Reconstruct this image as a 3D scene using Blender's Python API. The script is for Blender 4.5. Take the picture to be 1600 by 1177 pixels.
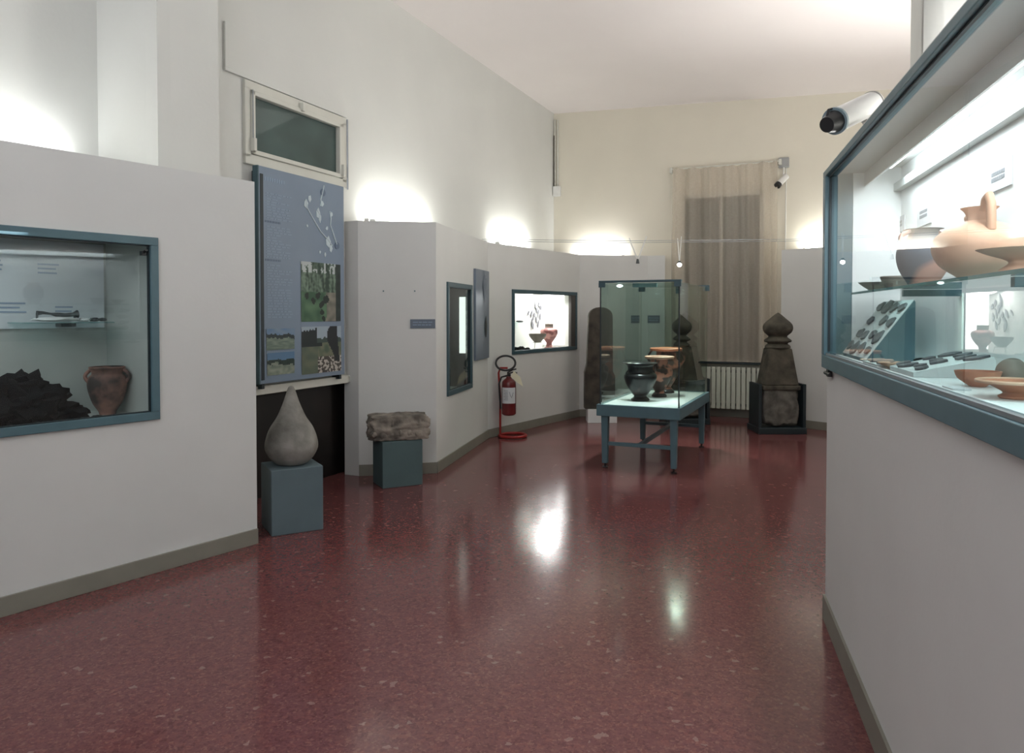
import bpy, bmesh, math, random
from mathutils import Vector, Matrix, noise
random.seed(7)
for o in list(bpy.data.objects): bpy.data.objects.remove(o)
SC = bpy.context.scene
COL = SC.collection
# ---------------------------------------------------------------- camera
F = 1150.0; PITCH = math.radians(1.3); EYE = Vector((0, 0, 1.5)); CX, CY = 800.0, 516.0
cam = bpy.data.objects.new('camera', bpy.data.cameras.new('camera')); COL.objects.link(cam)
cam.location = EYE; cam.rotation_euler = (math.radians(90) - PITCH, 0, 0)
cam.data.sensor_width = 36; cam.data.lens = F / 1600 * 36; cam.data.shift_y = -72.5 / 1600
cam.data.clip_start = 0.02
SC.camera = cam
SC.view_settings.view_transform = 'Standard'; SC.view_settings.look = 'None'
SC.view_settings.gamma = 1; SC.view_settings.use_curve_mapping = False
SC.view_settings.exposure = 0.82
w = bpy.data.worlds.new('world'); SC.world = w; w.use_nodes = True
w.node_tree.nodes['Background'].inputs[0].default_value = (0.75, 0.85, 1, 1)
w.node_tree.nodes['Background'].inputs[1].default_value = 0.05

def area(name, loc, target, sx, sy, power, color=(1, 1, 1), spread=180):
    l = bpy.data.lights.new(name, 'AREA'); l.shape = 'RECTANGLE'; l.size = sx; l.size_y = sy
    l.energy = power; l.color = color; l.spread = math.radians(spread)
    o = bpy.data.objects.new(name, l); COL.objects.link(o); o.location = loc
    o.rotation_euler = (Vector(target) - Vector(loc)).to_track_quat('-Z', 'Y').to_euler()
    return o
# unseen fill lights added to brighten the hall, not fixtures of it
area('fill_light', (-2.2, -1.0, 4.1), (-0.6, 3.0, 0.0), 2.4, 2.0, 26, (0.92, 0.935, 1.0))
area('fill_light', (-1.0, -1.4, 2.7), (-1.0, -0.6, 4.6), 2.6, 1.2, 78, (0.93, 0.955, 1.0))      # added upward fill behind the visitor, bounces off the ceiling
area('fill_light', (4.3, 6.3, 2.3), (3.2, 6.3, 4.6), 0.5, 3.4, 80, (1.0, 0.985, 0.95))         # added upward fill hidden behind the right partition
area('fill_light', (2.6, 7.2, 4.2), (2.6, 7.2, 0.0), 1.6, 1.6, 5, (0.96, 1.0, 0.92))
area('fill_light', (0.0, 4.6, 4.4), (0.0, 4.6, 0.0), 2.0, 2.0, 5, (0.95, 1.0, 0.97))

# ---------------------------------------------------------------- helpers
def ray(u, v):
    a = (u - CX) / F; b = -(v - CY) / F
    cp, sp = math.cos(PITCH), math.sin(PITCH)
    return Vector((a, b * sp + cp, b * cp - sp))
def onz(u, v, z):
    d = ray(u, v); t = (z - EYE.z) / d.z; return EYE + d * t
class Frame:
    """a vertical plane seen from the room: x runs left to right, y goes into the wall"""
    def __init__(s, p, q):
        s.p = Vector((p[0], p[1])); s.q = Vector((q[0], q[1])); dx = (s.q - s.p)
        s.len = dx.length; s.x = dx.normalized(); s.y = Vector((-s.x.y, s.x.x)); s.rot = math.atan2(s.x.y, s.x.x)
    def W(s, a, d=0, z=0):
        v = s.p + s.x * a + s.y * d; return Vector((v.x, v.y, z))
    def hit(s, u, v, d=0):
        r = ray(u, v); n = s.y; o = s.p + n * d
        t = (o.x * n.x + o.y * n.y) / (r.x * n.x + r.y * n.y)
        P = EYE + r * t; rel = Vector((P.x, P.y)) - s.p
        return rel.dot(s.x), P.z
class MB:
    def __init__(s): s.b = bmesh.new()
    def box(s, x0, x1, y0, y1, z0, z1):
        v = [s.b.verts.new(c) for c in ((x0,y0,z0),(x1,y0,z0),(x1,y1,z0),(x0,y1,z0),(x0,y0,z1),(x1,y0,z1),(x1,y1,z1),(x0,y1,z1))]
        for f in ((3,2,1,0),(4,5,6,7),(0,1,5,4),(1,2,6,5),(2,3,7,6),(3,0,4,7)): s.b.faces.new([v[i] for i in f])
        return s
    def tbox(s, c0, h0, z0, c1, h1, z1):
        v = []
        for c, h, z in ((c0,h0,z0),(c1,h1,z1)):
            for a, b in ((-1,-1),(1,-1),(1,1),(-1,1)): v.append(s.b.verts.new((c[0]+a*h[0], c[1]+b*h[1], z)))
        for f in ((3,2,1,0),(4,5,6,7),(0,1,5,4),(1,2,6,5),(2,3,7,6),(3,0,4,7)): s.b.faces.new([v[i] for i in f])
        return s
    def lathe(s, prof, n=40, c=(0,0,0), axis=None, sx=1, sy=1):
        R = Matrix.Identity(3)
        if axis is not None: R = Vector((0,0,1)).rotation_difference(Vector(axis)).to_matrix()
        c = Vector(c); rings = []
        for r, z in prof:
            if abs(r) < 1e-6: rings.append([s.b.verts.new(c + R @ Vector((0,0,z)))])
            else: rings.append([s.b.verts.new(c + R @ Vector((r*sx*math.cos(2*math.pi*i/n), r*sy*math.sin(2*math.pi*i/n), z))) for i in range(n)])
        for A, B in zip(rings, rings[1:]):
            for i in range(n):
                j = (i+1) % n
                if len(A) == 1 and len(B) > 1: s.b.faces.new((A[0], B[j], B[i]))
                elif len(B) == 1 and len(A) > 1: s.b.faces.new((A[i], A[j], B[0]))
                elif len(A) > 1: s.b.faces.new((A[i], A[j], B[j], B[i]))
        return s
    def cyl(s, a, b, r, n=16, r2=None):
        a = Vector(a); b = Vector(b); L = (b-a).length
        return s.lathe([(0,0),(r,0),(r if r2 is None else r2,L),(0,L)], n, a, (b-a).normalized())
    def tube(s, pts, r, n=10, closed=False, rr=None):
        pts = [Vector(p) for p in pts]; m = len(pts); rings = []; up = None
        for i, p in enumerate(pts):
            if closed: t = pts[(i+1) % m] - pts[i-1]
            else: t = pts[min(i+1, m-1)] - pts[max(i-1, 0)]
            t.normalize()
            if up is None: up = t.orthogonal().normalized()
            up = (up - t * up.dot(t)).normalized(); side = t.cross(up); q = rr[i] if rr else r
            rings.append([s.b.verts.new(p + (up*math.cos(2*math.pi*k/n) + side*math.sin(2*math.pi*k/n))*q) for k in range(n)])
        for i in range(m if closed else m-1):
            A, B = rings[i], rings[(i+1) % m]
            for k in range(n): s.b.faces.new((A[k], A[(k+1) % n], B[(k+1) % n], B[k]))
        if not closed: s.b.faces.new(rings[0][::-1]); s.b.faces.new(rings[-1])
        return s
    def prism(s, poly, y0, y1, plane='xz'):
        def P(a, b, c): return (a, c, b) if plane == 'xz' else (a, b, c)
        A = [s.b.verts.new(P(a, b, y0)) for a, b in poly]; B = [s.b.verts.new(P(a, b, y1)) for a, b in poly]
        s.b.faces.new(A); s.b.faces.new(B[::-1]); n = len(poly)
        for i in range(n): s.b.faces.new((A[i], B[i], B[(i+1) % n], A[(i+1) % n]))
        return s
    def rock(s, c, size, seed=0, sub=3, amp=0.25, freq=2.2, box=0.0, flat=None):
        t = bmesh.new(); bmesh.ops.create_icosphere(t, subdivisions=sub, radius=1)
        mp = {}
        for v in t.verts:
            p = v.co.copy(); m = max(abs(p.x), abs(p.y), abs(p.z)); p = p.lerp(p / m * 0.9, box)
            k = 1 + amp * noise.noise(p * freq + Vector((seed*3.7, seed, 9))) + amp * 0.5 * noise.noise(p * freq * 2.7 + Vector((seed, 4, seed*2)))
            p = p * k; q = Vector((p.x*size[0], p.y*size[1], p.z*size[2]))
            if flat is not None: q.z = max(q.z, -flat)
            mp[v] = s.b.verts.new(q + Vector(c))
        for f in t.faces: s.b.faces.new([mp[v] for v in f.verts])
        t.free(); return s
    def build(s, name, mat, parent=None, smooth=False, bevel=0, sub=0):
        bmesh.ops.recalc_face_normals(s.b, faces=s.b.faces)
        me = bpy.data.meshes.new(name); s.b.to_mesh(me); s.b.free(); me.materials.append(mat)
        if smooth:
            for p in me.polygons: p.use_smooth = True
        o = bpy.data.objects.new(name, me); COL.objects.link(o)
        if parent: o.parent = parent
        if smooth: 
            me.set_sharp_from_angle(angle=math.radians(50))
        if bevel:
            m = o.modifiers.new('bevel', 'BEVEL'); m.width = bevel; m.segments = 2; m.limit_method = 'ANGLE'
        if sub:
            m = o.modifiers.new('sub', 'SUBSURF'); m.levels = sub; m.render_levels = sub
        return o
def tag(o, label=None, cat=None, group=None, kind=None):
    if label: o['label'] = label
    if cat: o['category'] = cat
    if group: o['group'] = group
    if kind: o['kind'] = kind
    return o
def thing(name, label, cat, loc, rz=0, group=None):
    o = bpy.data.objects.new(name, None); COL.objects.link(o); o.empty_display_size = 0.05
    o.location = loc; o.rotation_euler = (0, 0, rz); return tag(o, label, cat, group)
def at(o, fr, a=0, d=0, z=0, rz=0):
    o.location = fr.W(a, d, z); o.rotation_euler = (0, 0, fr.rot + rz); return o
def copy_tree(o, parent=None):
    c = o.copy(); COL.objects.link(c); c.parent = parent
    for ch in list(o.children): copy_tree(ch, c)
    return c

# ---------------------------------------------------------------- materials
def srgb(r, g, b):
    f = lambda c: (c/255/12.92) if c/255 <= 0.04045 else ((c/255+0.055)/1.055)**2.4
    return (f(r), f(g), f(b), 1)
def mat(name, col, rough=0.6, metal=0, noise_amt=0.06, scale=6, bump=0.0, bscale=60, spec=0.5, emit=0, ecol=None, col2=None, mixpos=(0.35, 0.65), detail=6, coat=0):
    m = bpy.data.materials.new(name); m.use_nodes = True; nt = m.node_tree; N = nt.nodes; L = nt.links
    b = N['Principled BSDF']; b.inputs['Roughness'].default_value = rough; b.inputs['Metallic'].default_value = metal
    b.inputs['Specular IOR Level'].default_value = spec; b.inputs['Coat Weight'].default_value = coat
    tc = N.new('ShaderNodeTexCoord'); nz = N.new('ShaderNodeTexNoise'); nz.inputs['Scale'].default_value = scale; nz.inputs['Detail'].default_value = detail
    L.new(tc.outputs['Object'], nz.inputs['Vector'])
    cr = N.new('ShaderNodeValToRGB'); L.new(nz.outputs['Fac'], cr.inputs['Fac'])
    c = Vector(col[:3]); k = noise_amt
    cr.color_ramp.elements[0].position, cr.color_ramp.elements[1].position = mixpos
    a = col2 if col2 else tuple(x*(1-k) for x in c) + (1,)
    cr.color_ramp.elements[0].color = (a[0], a[1], a[2], 1)
    cr.color_ramp.elements[1].color = tuple(min(1, x*(1+k)) for x in c) + (1,)
    L.new(cr.outputs['Color'], b.inputs['Base Color'])
    if bump:
        n2 = N.new('ShaderNodeTexNoise'); n2.inputs['Scale'].default_value = bscale; n2.inputs['Detail'].default_value = 8
        L.new(tc.outputs['Object'], n2.inputs['Vector'])
        bp = N.new('ShaderNodeBump'); bp.inputs['Strength'].default_value = bump; bp.inputs['Distance'].default_value = 0.01
        L.new(n2.outputs['Fac'], bp.inputs['Height']); L.new(bp.outputs['Normal'], b.inputs['Normal'])
    if emit:
        b.inputs['Emission Color'].default_value = ecol or (1, 1, 1, 1); b.inputs['Emission Strength'].default_value = emit
    return m
def glass_mat(name, tint, refl=1.0, rough=0.0, ior=1.5):
    m = bpy.data.materials.new(name); m.use_nodes = True; nt = m.node_tree; N = nt.nodes; L = nt.links
    for n in list(N): N.remove(n)
    out = N.new('ShaderNodeOutputMaterial'); tr = N.new('ShaderNodeBsdfTransparent'); gl = N.new('ShaderNodeBsdfGlossy')
    tr.inputs[0].default_value = tint; gl.inputs['Roughness'].default_value = rough; gl.inputs[0].default_value = (refl, refl, refl, 1)
    lwt = N.new('ShaderNodeLayerWeight'); lwt.inputs[0].default_value = 0.5; mx = N.new('ShaderNodeMixShader')
    pw = N.new('ShaderNodeMath'); pw.operation = 'POWER'; pw.inputs[1].default_value = 5; L.new(lwt.outputs['Facing'], pw.inputs[0])
    sc_ = N.new('ShaderNodeMath'); sc_.operation = 'MULTIPLY_ADD'; sc_.inputs[1].default_value = 0.9; sc_.inputs[2].default_value = 0.06; L.new(pw.outputs[0], sc_.inputs[0])
    ge = N.new('ShaderNodeNewGeometry'); inv = N.new('ShaderNodeMath'); inv.operation = 'SUBTRACT'; inv.inputs[0].default_value = 1; L.new(ge.outputs['Backfacing'], inv.inputs[1])
    ml = N.new('ShaderNodeMath'); ml.operation = 'MULTIPLY'; L.new(sc_.outputs[0], ml.inputs[0]); L.new(inv.outputs[0], ml.inputs[1])
    L.new(ml.outputs[0], mx.inputs[0]); L.new(tr.outputs[0], mx.inputs[1]); L.new(gl.outputs[0], mx.inputs[2]); L.new(mx.outputs[0], out.inputs[0])
    return m
def attr_mat(name, rough=0.5):
    m = bpy.data.materials.new(name); m.use_nodes = True; nt = m.node_tree; N = nt.nodes; L = nt.links
    a = N.new('ShaderNodeAttribute'); a.attribute_name = 'Col'; L.new(a.outputs['Color'], N['Principled BSDF'].inputs['Base Color'])
    N['Principled BSDF'].inputs['Roughness'].default_value = rough; return m
def terrazzo():
    m = bpy.data.materials.new('terrazzo'); m.use_nodes = True; nt = m.node_tree; N = nt.nodes; L = nt.links
    b = N['Principled BSDF']; tc = N.new('ShaderNodeTexCoord')
    def vor(scale):
        v = N.new('ShaderNodeTexVoronoi'); v.inputs['Scale'].default_value = scale; v.inputs['Randomness'].default_value = 1
        nz = N.new('ShaderNodeTexNoise'); nz.inputs['Scale'].default_value = scale*0.8
        mp = N.new('ShaderNodeMixRGB'); mp.inputs[0].default_value = 0.02; L.new(tc.outputs['Object'], nz.inputs['Vector'])
        L.new(tc.outputs['Object'], mp.inputs[1]); L.new(nz.outputs['Color'], mp.inputs[2]); L.new(mp.outputs[0], v.inputs['Vector']); return v
    v = vor(48); sep = N.new('ShaderNodeSeparateColor'); L.new(v.outputs['Color'], sep.inputs[0])
    cr = N.new('ShaderNodeValToRGB'); cr.color_ramp.interpolation = 'CONSTANT'; L.new(sep.outputs[0], cr.inputs[0])
    cols = [(0, (104,61,63)), (0.3, (112,68,67)), (0.55, (96,54,55)), (0.75, (120,70,67)), (0.9, (104,61,64)), (0.985, (150,118,112))]
    e = cr.color_ramp.elements; e[0].color = srgb(*cols[0][1]); e[1].position = cols[1][0]; e[1].color = srgb(*cols[1][1])
    for p, c in cols[2:]: k = e.new(p); k.color = srgb(*c)
    v2 = vor(110); s2 = N.new('ShaderNodeSeparateColor'); L.new(v2.outputs['Color'], s2.inputs[0])
    c2 = N.new('ShaderNodeValToRGB'); c2.color_ramp.interpolation = 'CONSTANT'; L.new(s2.outputs[1], c2.inputs[0])
    c2.color_ramp.elements[0].color = srgb(100, 60, 62); c2.color_ramp.elements[1].position = 0.9; c2.color_ramp.elements[1].color = srgb(132, 88, 82)
    k = c2.color_ramp.elements.new(0.4); k.color = srgb(112, 68, 67); k = c2.color_ramp.elements.new(0.7); k.color = srgb(84, 47, 49)
    mx = N.new('ShaderNodeMixRGB'); mx.inputs[0].default_value = 0.5; L.new(cr.outputs[0], mx.inputs[1]); L.new(c2.outputs[0], mx.inputs[2])
    L.new(mx.outputs[0], b.inputs['Base Color'])
    nz = N.new('ShaderNodeTexNoise'); nz.inputs['Scale'].default_value = 1.3; nz.inputs['Detail'].default_value = 5; L.new(tc.outputs['Object'], nz.inputs['Vector'])
    mr = N.new('ShaderNodeMapRange'); mr.inputs['To Min'].default_value = 0.10; mr.inputs['To Max'].default_value = 0.19; L.new(nz.outputs[0], mr.inputs[0])
    L.new(mr.outputs[0], b.inputs['Roughness']); b.inputs['Specular IOR Level'].default_value = 0.4
    n3 = N.new('ShaderNodeTexNoise'); n3.inputs['Scale'].default_value = 3; L.new(tc.outputs['Object'], n3.inputs['Vector'])
    bp = N.new('ShaderNodeBump'); bp.inputs['Strength'].default_value = 0.12; bp.inputs['Distance'].default_value = 0.01; L.new(n3.outputs[0], bp.inputs['Height']); L.new(bp.outputs[0], b.inputs['Normal'])
    return m
M = {}
M['wall'] = mat('wall_paint', srgb(213, 214, 210), 0.85, noise_amt=0.02, scale=1.5, bump=0.08, bscale=30, spec=0.2)
M['wall_warm'] = mat('wall_paint_warm', srgb(216, 211, 197), 0.85, noise_amt=0.025, scale=1.2, bump=0.08, bscale=30, spec=0.2)
M['ceil'] = mat('ceiling_paint', srgb(226, 220, 218), 0.9, noise_amt=0.015, scale=1, spec=0.1)
M['part'] = mat('partition_paint', srgb(206, 207, 205), 0.7, noise_amt=0.02, scale=2, bump=0.06, bscale=40, spec=0.3)
M['base'] = mat('baseboard_paint', srgb(128, 126, 116), 0.5, noise_amt=0.05)
M['floor'] = terrazzo()
M['teal'] = mat('teal_metal', srgb(78, 106, 115), 0.42, noise_amt=0.05, scale=12, spec=0.5)
M['teal_dk'] = mat('dark_teal_metal', srgb(58, 84, 92), 0.4, noise_amt=0.05, scale=12)
M['black'] = mat('black_plastic', (0.012, 0.013, 0.015, 1), 0.4)
M['seam'] = mat('dark_gasket', (0.01, 0.02, 0.025, 1), 0.5)
M['white'] = mat('white_laminate', srgb(225, 228, 228), 0.4, noise_amt=0.01)
M['plastic'] = mat('white_plastic', srgb(215, 215, 212), 0.45, noise_amt=0.02)
M['winframe'] = mat('white_painted_wood', srgb(205, 205, 196), 0.5, noise_amt=0.02)
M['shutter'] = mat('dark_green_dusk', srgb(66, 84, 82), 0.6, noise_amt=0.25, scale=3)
M['case_in'] = mat('case_lining', srgb(202, 204, 198), 0.8, noise_amt=0.03, scale=3)
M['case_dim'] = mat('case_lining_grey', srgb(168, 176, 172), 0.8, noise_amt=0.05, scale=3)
M['glass'] = glass_mat('clear_glass', (0.97, 0.985, 0.98, 1), 0.9)
M['glass_t'] = glass_mat('green_glass', (0.80, 0.872, 0.848, 1), 1.0)
M['glass_shelf'] = glass_mat('shelf_glass', (0.74, 0.87, 0.86, 1), 1.0)
M['glass_edge'] = mat('glass_edge', srgb(60, 120, 120), 0.2, noise_amt=0.02)
M['lamp'] = mat('fluorescent_tube', (1, 1, 1, 1), 0.5, emit=14, ecol=(1.0, 0.99, 0.93, 1))
M['lampc'] = mat('fluorescent_tube_cool', (1, 1, 1, 1), 0.5, emit=4, ecol=(0.9, 0.97, 1.0, 1))
M['bulb'] = mat('halogen_bulb', (1, 1, 1, 1), 0.5, emit=12, ecol=(1, 0.97, 0.9, 1))
M['stone'] = mat('pale_limestone', srgb(138, 136, 130), 0.85, noise_amt=0.2, scale=5, bump=0.5, bscale=25, col2=srgb(98, 96, 90))
M['stone_r'] = mat('carved_grey_stone', srgb(138, 130, 120), 0.9, noise_amt=0.2, scale=7, bump=0.8, bscale=22, col2=srgb(80, 76, 70))
M['stone_d'] = mat('dark_tufa', srgb(80, 76, 66), 0.95, noise_amt=0.2, scale=6, bump=0.7, bscale=24, col2=srgb(48, 46, 41))
M['stone_m'] = mat('grey_tufa', srgb(100, 98, 92), 0.95, noise_amt=0.2, scale=8, bump=0.9, bscale=16, col2=srgb(70, 68, 64))
M['slate'] = mat('stele_dark_stone', srgb(74, 68, 60), 0.9, noise_amt=0.2, scale=6, bump=0.5, bscale=20, col2=srgb(50, 47, 43))
M['pedestal'] = mat('pedestal_paint', srgb(90, 107, 113), 0.7, noise_amt=0.06, scale=4, bump=0.1, bscale=40)
M['pedestal2'] = mat('pedestal_paint_green', srgb(74, 94, 96), 0.7, noise_amt=0.06, scale=4, bump=0.1, bscale=40)
M['board'] = mat('blue_grey_panel', srgb(120, 136, 154), 0.35, noise_amt=0.05, scale=1.5)
M['boardtx'] = mat('panel_print_light', srgb(130, 149, 170), 0.4, noise_amt=0.02)
M['boarddk'] = mat('panel_print_dark', srgb(94, 110, 130), 0.4, noise_amt=0.02)
M['map'] = mat('panel_map_line', srgb(186, 200, 206), 0.4, noise_amt=0.05)
M['print'] = attr_mat('printed_picture')
M['plaque'] = mat('blue_grey_plaque', srgb(92, 104, 118), 0.4, noise_amt=0.05)
M['darkwood'] = mat('dark_brown_wood', srgb(20, 13, 10), 0.5, noise_amt=0.4, scale=3, col2=srgb(6, 5, 4))
M['red'] = mat('red_enamel', srgb(96, 15, 18), 0.3, noise_amt=0.04, coat=0.3)
M['redf'] = mat('red_stand_paint', srgb(140, 24, 22), 0.4, noise_amt=0.04)
M['paper'] = mat('paper_label', srgb(200, 202, 205), 0.7, noise_amt=0.03)
M['papery'] = mat('paper_tag', srgb(220, 214, 188), 0.7, noise_amt=0.03)
M['ink'] = mat('grey_print', srgb(120, 124, 130), 0.7, noise_amt=0.1)
M['curtain_hem'] = None
M['terra'] = mat('terracotta', srgb(186, 122, 92), 0.6, noise_amt=0.1, scale=9, col2=srgb(150, 92, 68), bump=0.1)
M['terra_l'] = mat('pale_buff_clay', srgb(206, 170, 146), 0.6, noise_amt=0.08, scale=5, col2=srgb(184, 142, 116), bump=0.1)
M['terra_s'] = mat('pink_clay_dark_bands', srgb(172, 132, 118), 0.6, noise_amt=0.1, scale=4, col2=srgb(84, 88, 98), mixpos=(0.47, 0.53), detail=1)
M['redfig'] = mat('red_figure_clay', srgb(164, 106, 88), 0.4, noise_amt=0.12, scale=9, col2=srgb(52, 32, 28), mixpos=(0.47, 0.53), detail=2)
M['redfig2'] = mat('red_figure_clay_brown', srgb(150, 98, 80), 0.4, noise_amt=0.12, scale=7, col2=srgb(58, 42, 36), mixpos=(0.45, 0.55), detail=2)
M['rimred'] = mat('orange_rim_clay', srgb(214, 130, 96), 0.45, noise_amt=0.1, scale=9)
M['blackgl'] = mat('black_glaze', srgb(24, 22, 24), 0.3, noise_amt=0.3, scale=9, col2=srgb(78, 54, 50), mixpos=(0.3, 0.42), detail=2)
M['pinkkr'] = mat('pink_figure_clay', srgb(176, 124, 118), 0.5, noise_amt=0.1, scale=11, col2=srgb(126, 74, 72), mixpos=(0.45, 0.55), detail=2)
M['greycl'] = mat('grey_brown_clay', srgb(120, 112, 102), 0.6, noise_amt=0.15, scale=9)
M['brown'] = mat('mottled_brown_clay', srgb(132, 98, 86), 0.8, noise_amt=0.15, scale=7, col2=srgb(50, 44, 42), mixpos=(0.4, 0.6), bump=0.2)
M['char'] = mat('charred_wood', srgb(9, 13, 15), 0.9, spec=0.1, noise_amt=0.15, scale=14, bump=0.35, bscale=30)
M['bronze'] = mat('dark_bronze', srgb(48, 54, 56), 0.5, noise_amt=0.3, scale=20, bump=0.3)
M['ivory'] = mat('pale_support', srgb(206, 212, 212), 0.6, noise_amt=0.05)
M['shard'] = mat('grey_shard', srgb(92, 92, 96), 0.7, noise_amt=0.3, scale=18, bump=0.3)
M['metal'] = mat('brushed_metal', srgb(150, 155, 160), 0.35, metal=0.8, noise_amt=0.05)
M['rad'] = mat('radiator_enamel', srgb(200, 204, 192), 0.4, noise_amt=0.02)
M['winglass'] = mat('night_window_glass', srgb(48, 66, 66), 0.3, noise_amt=0.2, scale=2)
def curtain_mat():
    m = bpy.data.materials.new('sheer_curtain'); m.use_nodes = True; nt = m.node_tree; N = nt.nodes; L = nt.links
    for n in list(N): N.remove(n)
    out = N.new('ShaderNodeOutputMaterial'); tr = N.new('ShaderNodeBsdfTransparent'); df = N.new('ShaderNodeBsdfDiffuse'); tl = N.new('ShaderNodeBsdfTranslucent')
    tc = N.new('ShaderNodeTexCoord'); nz = N.new('ShaderNodeTexNoise'); nz.inputs['Scale'].default_value = 40; L.new(tc.outputs['Object'], nz.inputs['Vector'])
    cr = N.new('ShaderNodeValToRGB'); cr.color_ramp.elements[0].color = srgb(204, 194, 180); cr.color_ramp.elements[1].color = srgb(224, 214, 200); L.new(nz.outputs[0], cr.inputs[0])
    L.new(cr.outputs[0], df.inputs[0]); L.new(cr.outputs[0], tl.inputs[0])
    a = N.new('ShaderNodeMixShader'); a.inputs[0].default_value = 0.3; L.new(df.outputs[0], a.inputs[1]); L.new(tl.outputs[0], a.inputs[2])
    b = N.new('ShaderNodeMixShader'); b.inputs[0].default_value = 0.44; L.new(a.outputs[0], b.inputs[1]); L.new(tr.outputs[0], b.inputs[2]); L.new(b.outputs[0], out.inputs[0])
    return m
M['curtain'] = curtain_mat()

# ---------------------------------------------------------------- plan of the room (metres)
def fl(u, v): p = onz(u, v, 0); return (p.x, p.y)
WD = Vector((0.408, 0.913)); WP = Vector((0.913, -0.408))        # main wall direction and its perpendicular
CORN = Vector((0.665, 11.76))
def main(y): return Vector((CORN.x - (CORN.y - y) * 0.408 / 0.913, y))
CP = 2.35                                                        # height of the partitions
pL1 = Vector(fl(402, 849)); dL = Vector((0.594, 0.804)); pL0 = pL1 - dL * 3.4
FL_ = Frame(pL0, pL1)
A = Vector(fl(561, 744)); B = Vector(fl(682, 739.5)); Cc = Vector(fl(762, 685)); D = Vector(fl(905, 651))
FAB = Frame(A, B); FBC = Frame(B, Cc); FCD = Frame(Cc, D)
E1 = Vector((2.0, 10.86)); E2 = Vector((2.24, 10.80))
FDE = Frame(D, E1); FEE = Frame(E1, E2)
Rc = Vector((1.545, 3.60)); dR = Vector((-0.2548, -0.967)); FR_ = Frame(Rc, Rc + dR * 4.6)
G0 = Vector(fl(1219, 664)); G1 = Vector(fl(1299, 674)); FG = Frame(G0, G0 + (G1 - G0).normalized() * 2.6)
FM = Frame(main(5.2), CORN)                                      # main left wall
FB = Frame(CORN, CORN + WP * 7.4)                                # back wall
def struct(o): o['kind'] = 'structure'; return o
def wall(name, fr, m, z0, z1, th=0.1, s0=0, s1=None, holes=()):
    s1 = fr.len if s1 is None else s1
    xs = sorted({s0, s1, *[h[0] for h in holes], *[h[1] for h in holes]}); zs = sorted({z0, z1, *[h[2] for h in holes], *[h[3] for h in holes]})
    b = MB()
    for i in range(len(xs)-1):
        for j in range(len(zs)-1):
            cx, cz = (xs[i]+xs[i+1])/2, (zs[j]+zs[j+1])/2
            if any(h[0] < cx < h[1] and h[2] < cz < h[3] for h in holes): continue
            b.box(xs[i], xs[i+1], 0, th, zs[j], zs[j+1])
    bmesh.ops.remove_doubles(b.b, verts=b.b.verts, dist=1e-5)
    return struct(at(b.build(name, m), fr))
def baseboard(name, fr, s0=0, s1=None, h=0.105):
    s1 = fr.len if s1 is None else s1
    o = MB().box(s0, s1, -0.014, -0.001, 0.0, h).build(name, M['base'], bevel=0.003); return struct(at(o, fr))

struct(MB().box(-7, 9.5, -3, 13, -0.1, 0).build('floor', M['floor']))
# ceiling: slightly lower towards the right-hand side of the hall
bm = MB()
def cz(p): return 4.67 - 0.0425 * (Vector((p[0], p[1])) - CORN).dot(WP)
cs = [(-7, -3), (9.5, -3), (9.5, 13), (-7, 13)]
vs = [bm.b.verts.new((p[0], p[1], cz(p) + h)) for h in (0, 0.1) for p in cs]
for f in ((3,2,1,0),(4,5,6,7),(0,1,5,4),(1,2,6,5),(2,3,7,6),(3,0,4,7)): bm.b.faces.new([vs[i] for i in f])
struct(bm.build('ceiling', M['ceil']))

# window opening and niche in the main wall
wx0, wz1 = FM.hit(383, 147); wx1, _ = FM.hit(534, 187); wz0, wz1 = 2.70, 3.24
nx0 = FM.hit(385, 600)[0]; nx1 = FM.hit(557, 600)[0] + 0.02
yB = FM.hit(640, 490)[0]
wall('wall_left', FM, M['wall'], 0, 4.8, 0.12, 0, yB, [(wx0, wx1, wz0, wz1), (nx0, nx1, 0, 0.86)])
wall('wall_left', FM, M['wall'], 2.2, 4.8, 0.12, yB, FM.len)
# pier and stepped wall behind the near partition
q1 = Vector((-2.0, 5.055)); q0 = Vector((-2.20, 4.60)); q2 = Vector((-2.695, 4.82)); q3 = q2 - WD * 5.5
mstart = main(5.2)
wall('wall_left', Frame(q0, q1), M['wall'], 0, 5.0, 0.1)
wall('wall_left', Frame(q2, q0), M['wall'], 0, 5.0, 0.1)
wall('wall_left', Frame(q3, q2), M['wall'], 0, 5.0, 0.1)
wall('wall_left', Frame(q1, q1 + (mstart - q1)*1.0), M['wall'], 0, 5.0, 0.04)
wall('wall_back', FB, M['wall_warm'], 0, 4.8, 0.12)
# right side: pier, then a recessed stretch
r0 = Vector((2.327, 4.2)); r1 = r0 + WD * 0.88; r2 = r1 + WP * 2.7; r3 = r2 + WD * 6.2
wall('wall_right', Frame(r1, r0), M['wall'], 0, 5.0, 0.1)
wall('wall_right', Frame(r0, r0 + WP*3.0), M['wall'], 0, 5.0, 0.1)
wall('wall_right', Frame(r3, r2), M['wall_warm'], 0, 5.0, 0.1)
wall('wall_right', Frame(r0 + WP*3.0, r0 + WP*3.0 - WD*8), M['wall'], 0, 5.0, 0.1)
wall('wall_front', Frame((6, -2.6), (-6.5, -2.6)), M['wall'], 0, 5.2, 0.1)
struct(MB().box(0,1,0,1,0,1).build('trim_9', M['wall'])) if False else None

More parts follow.
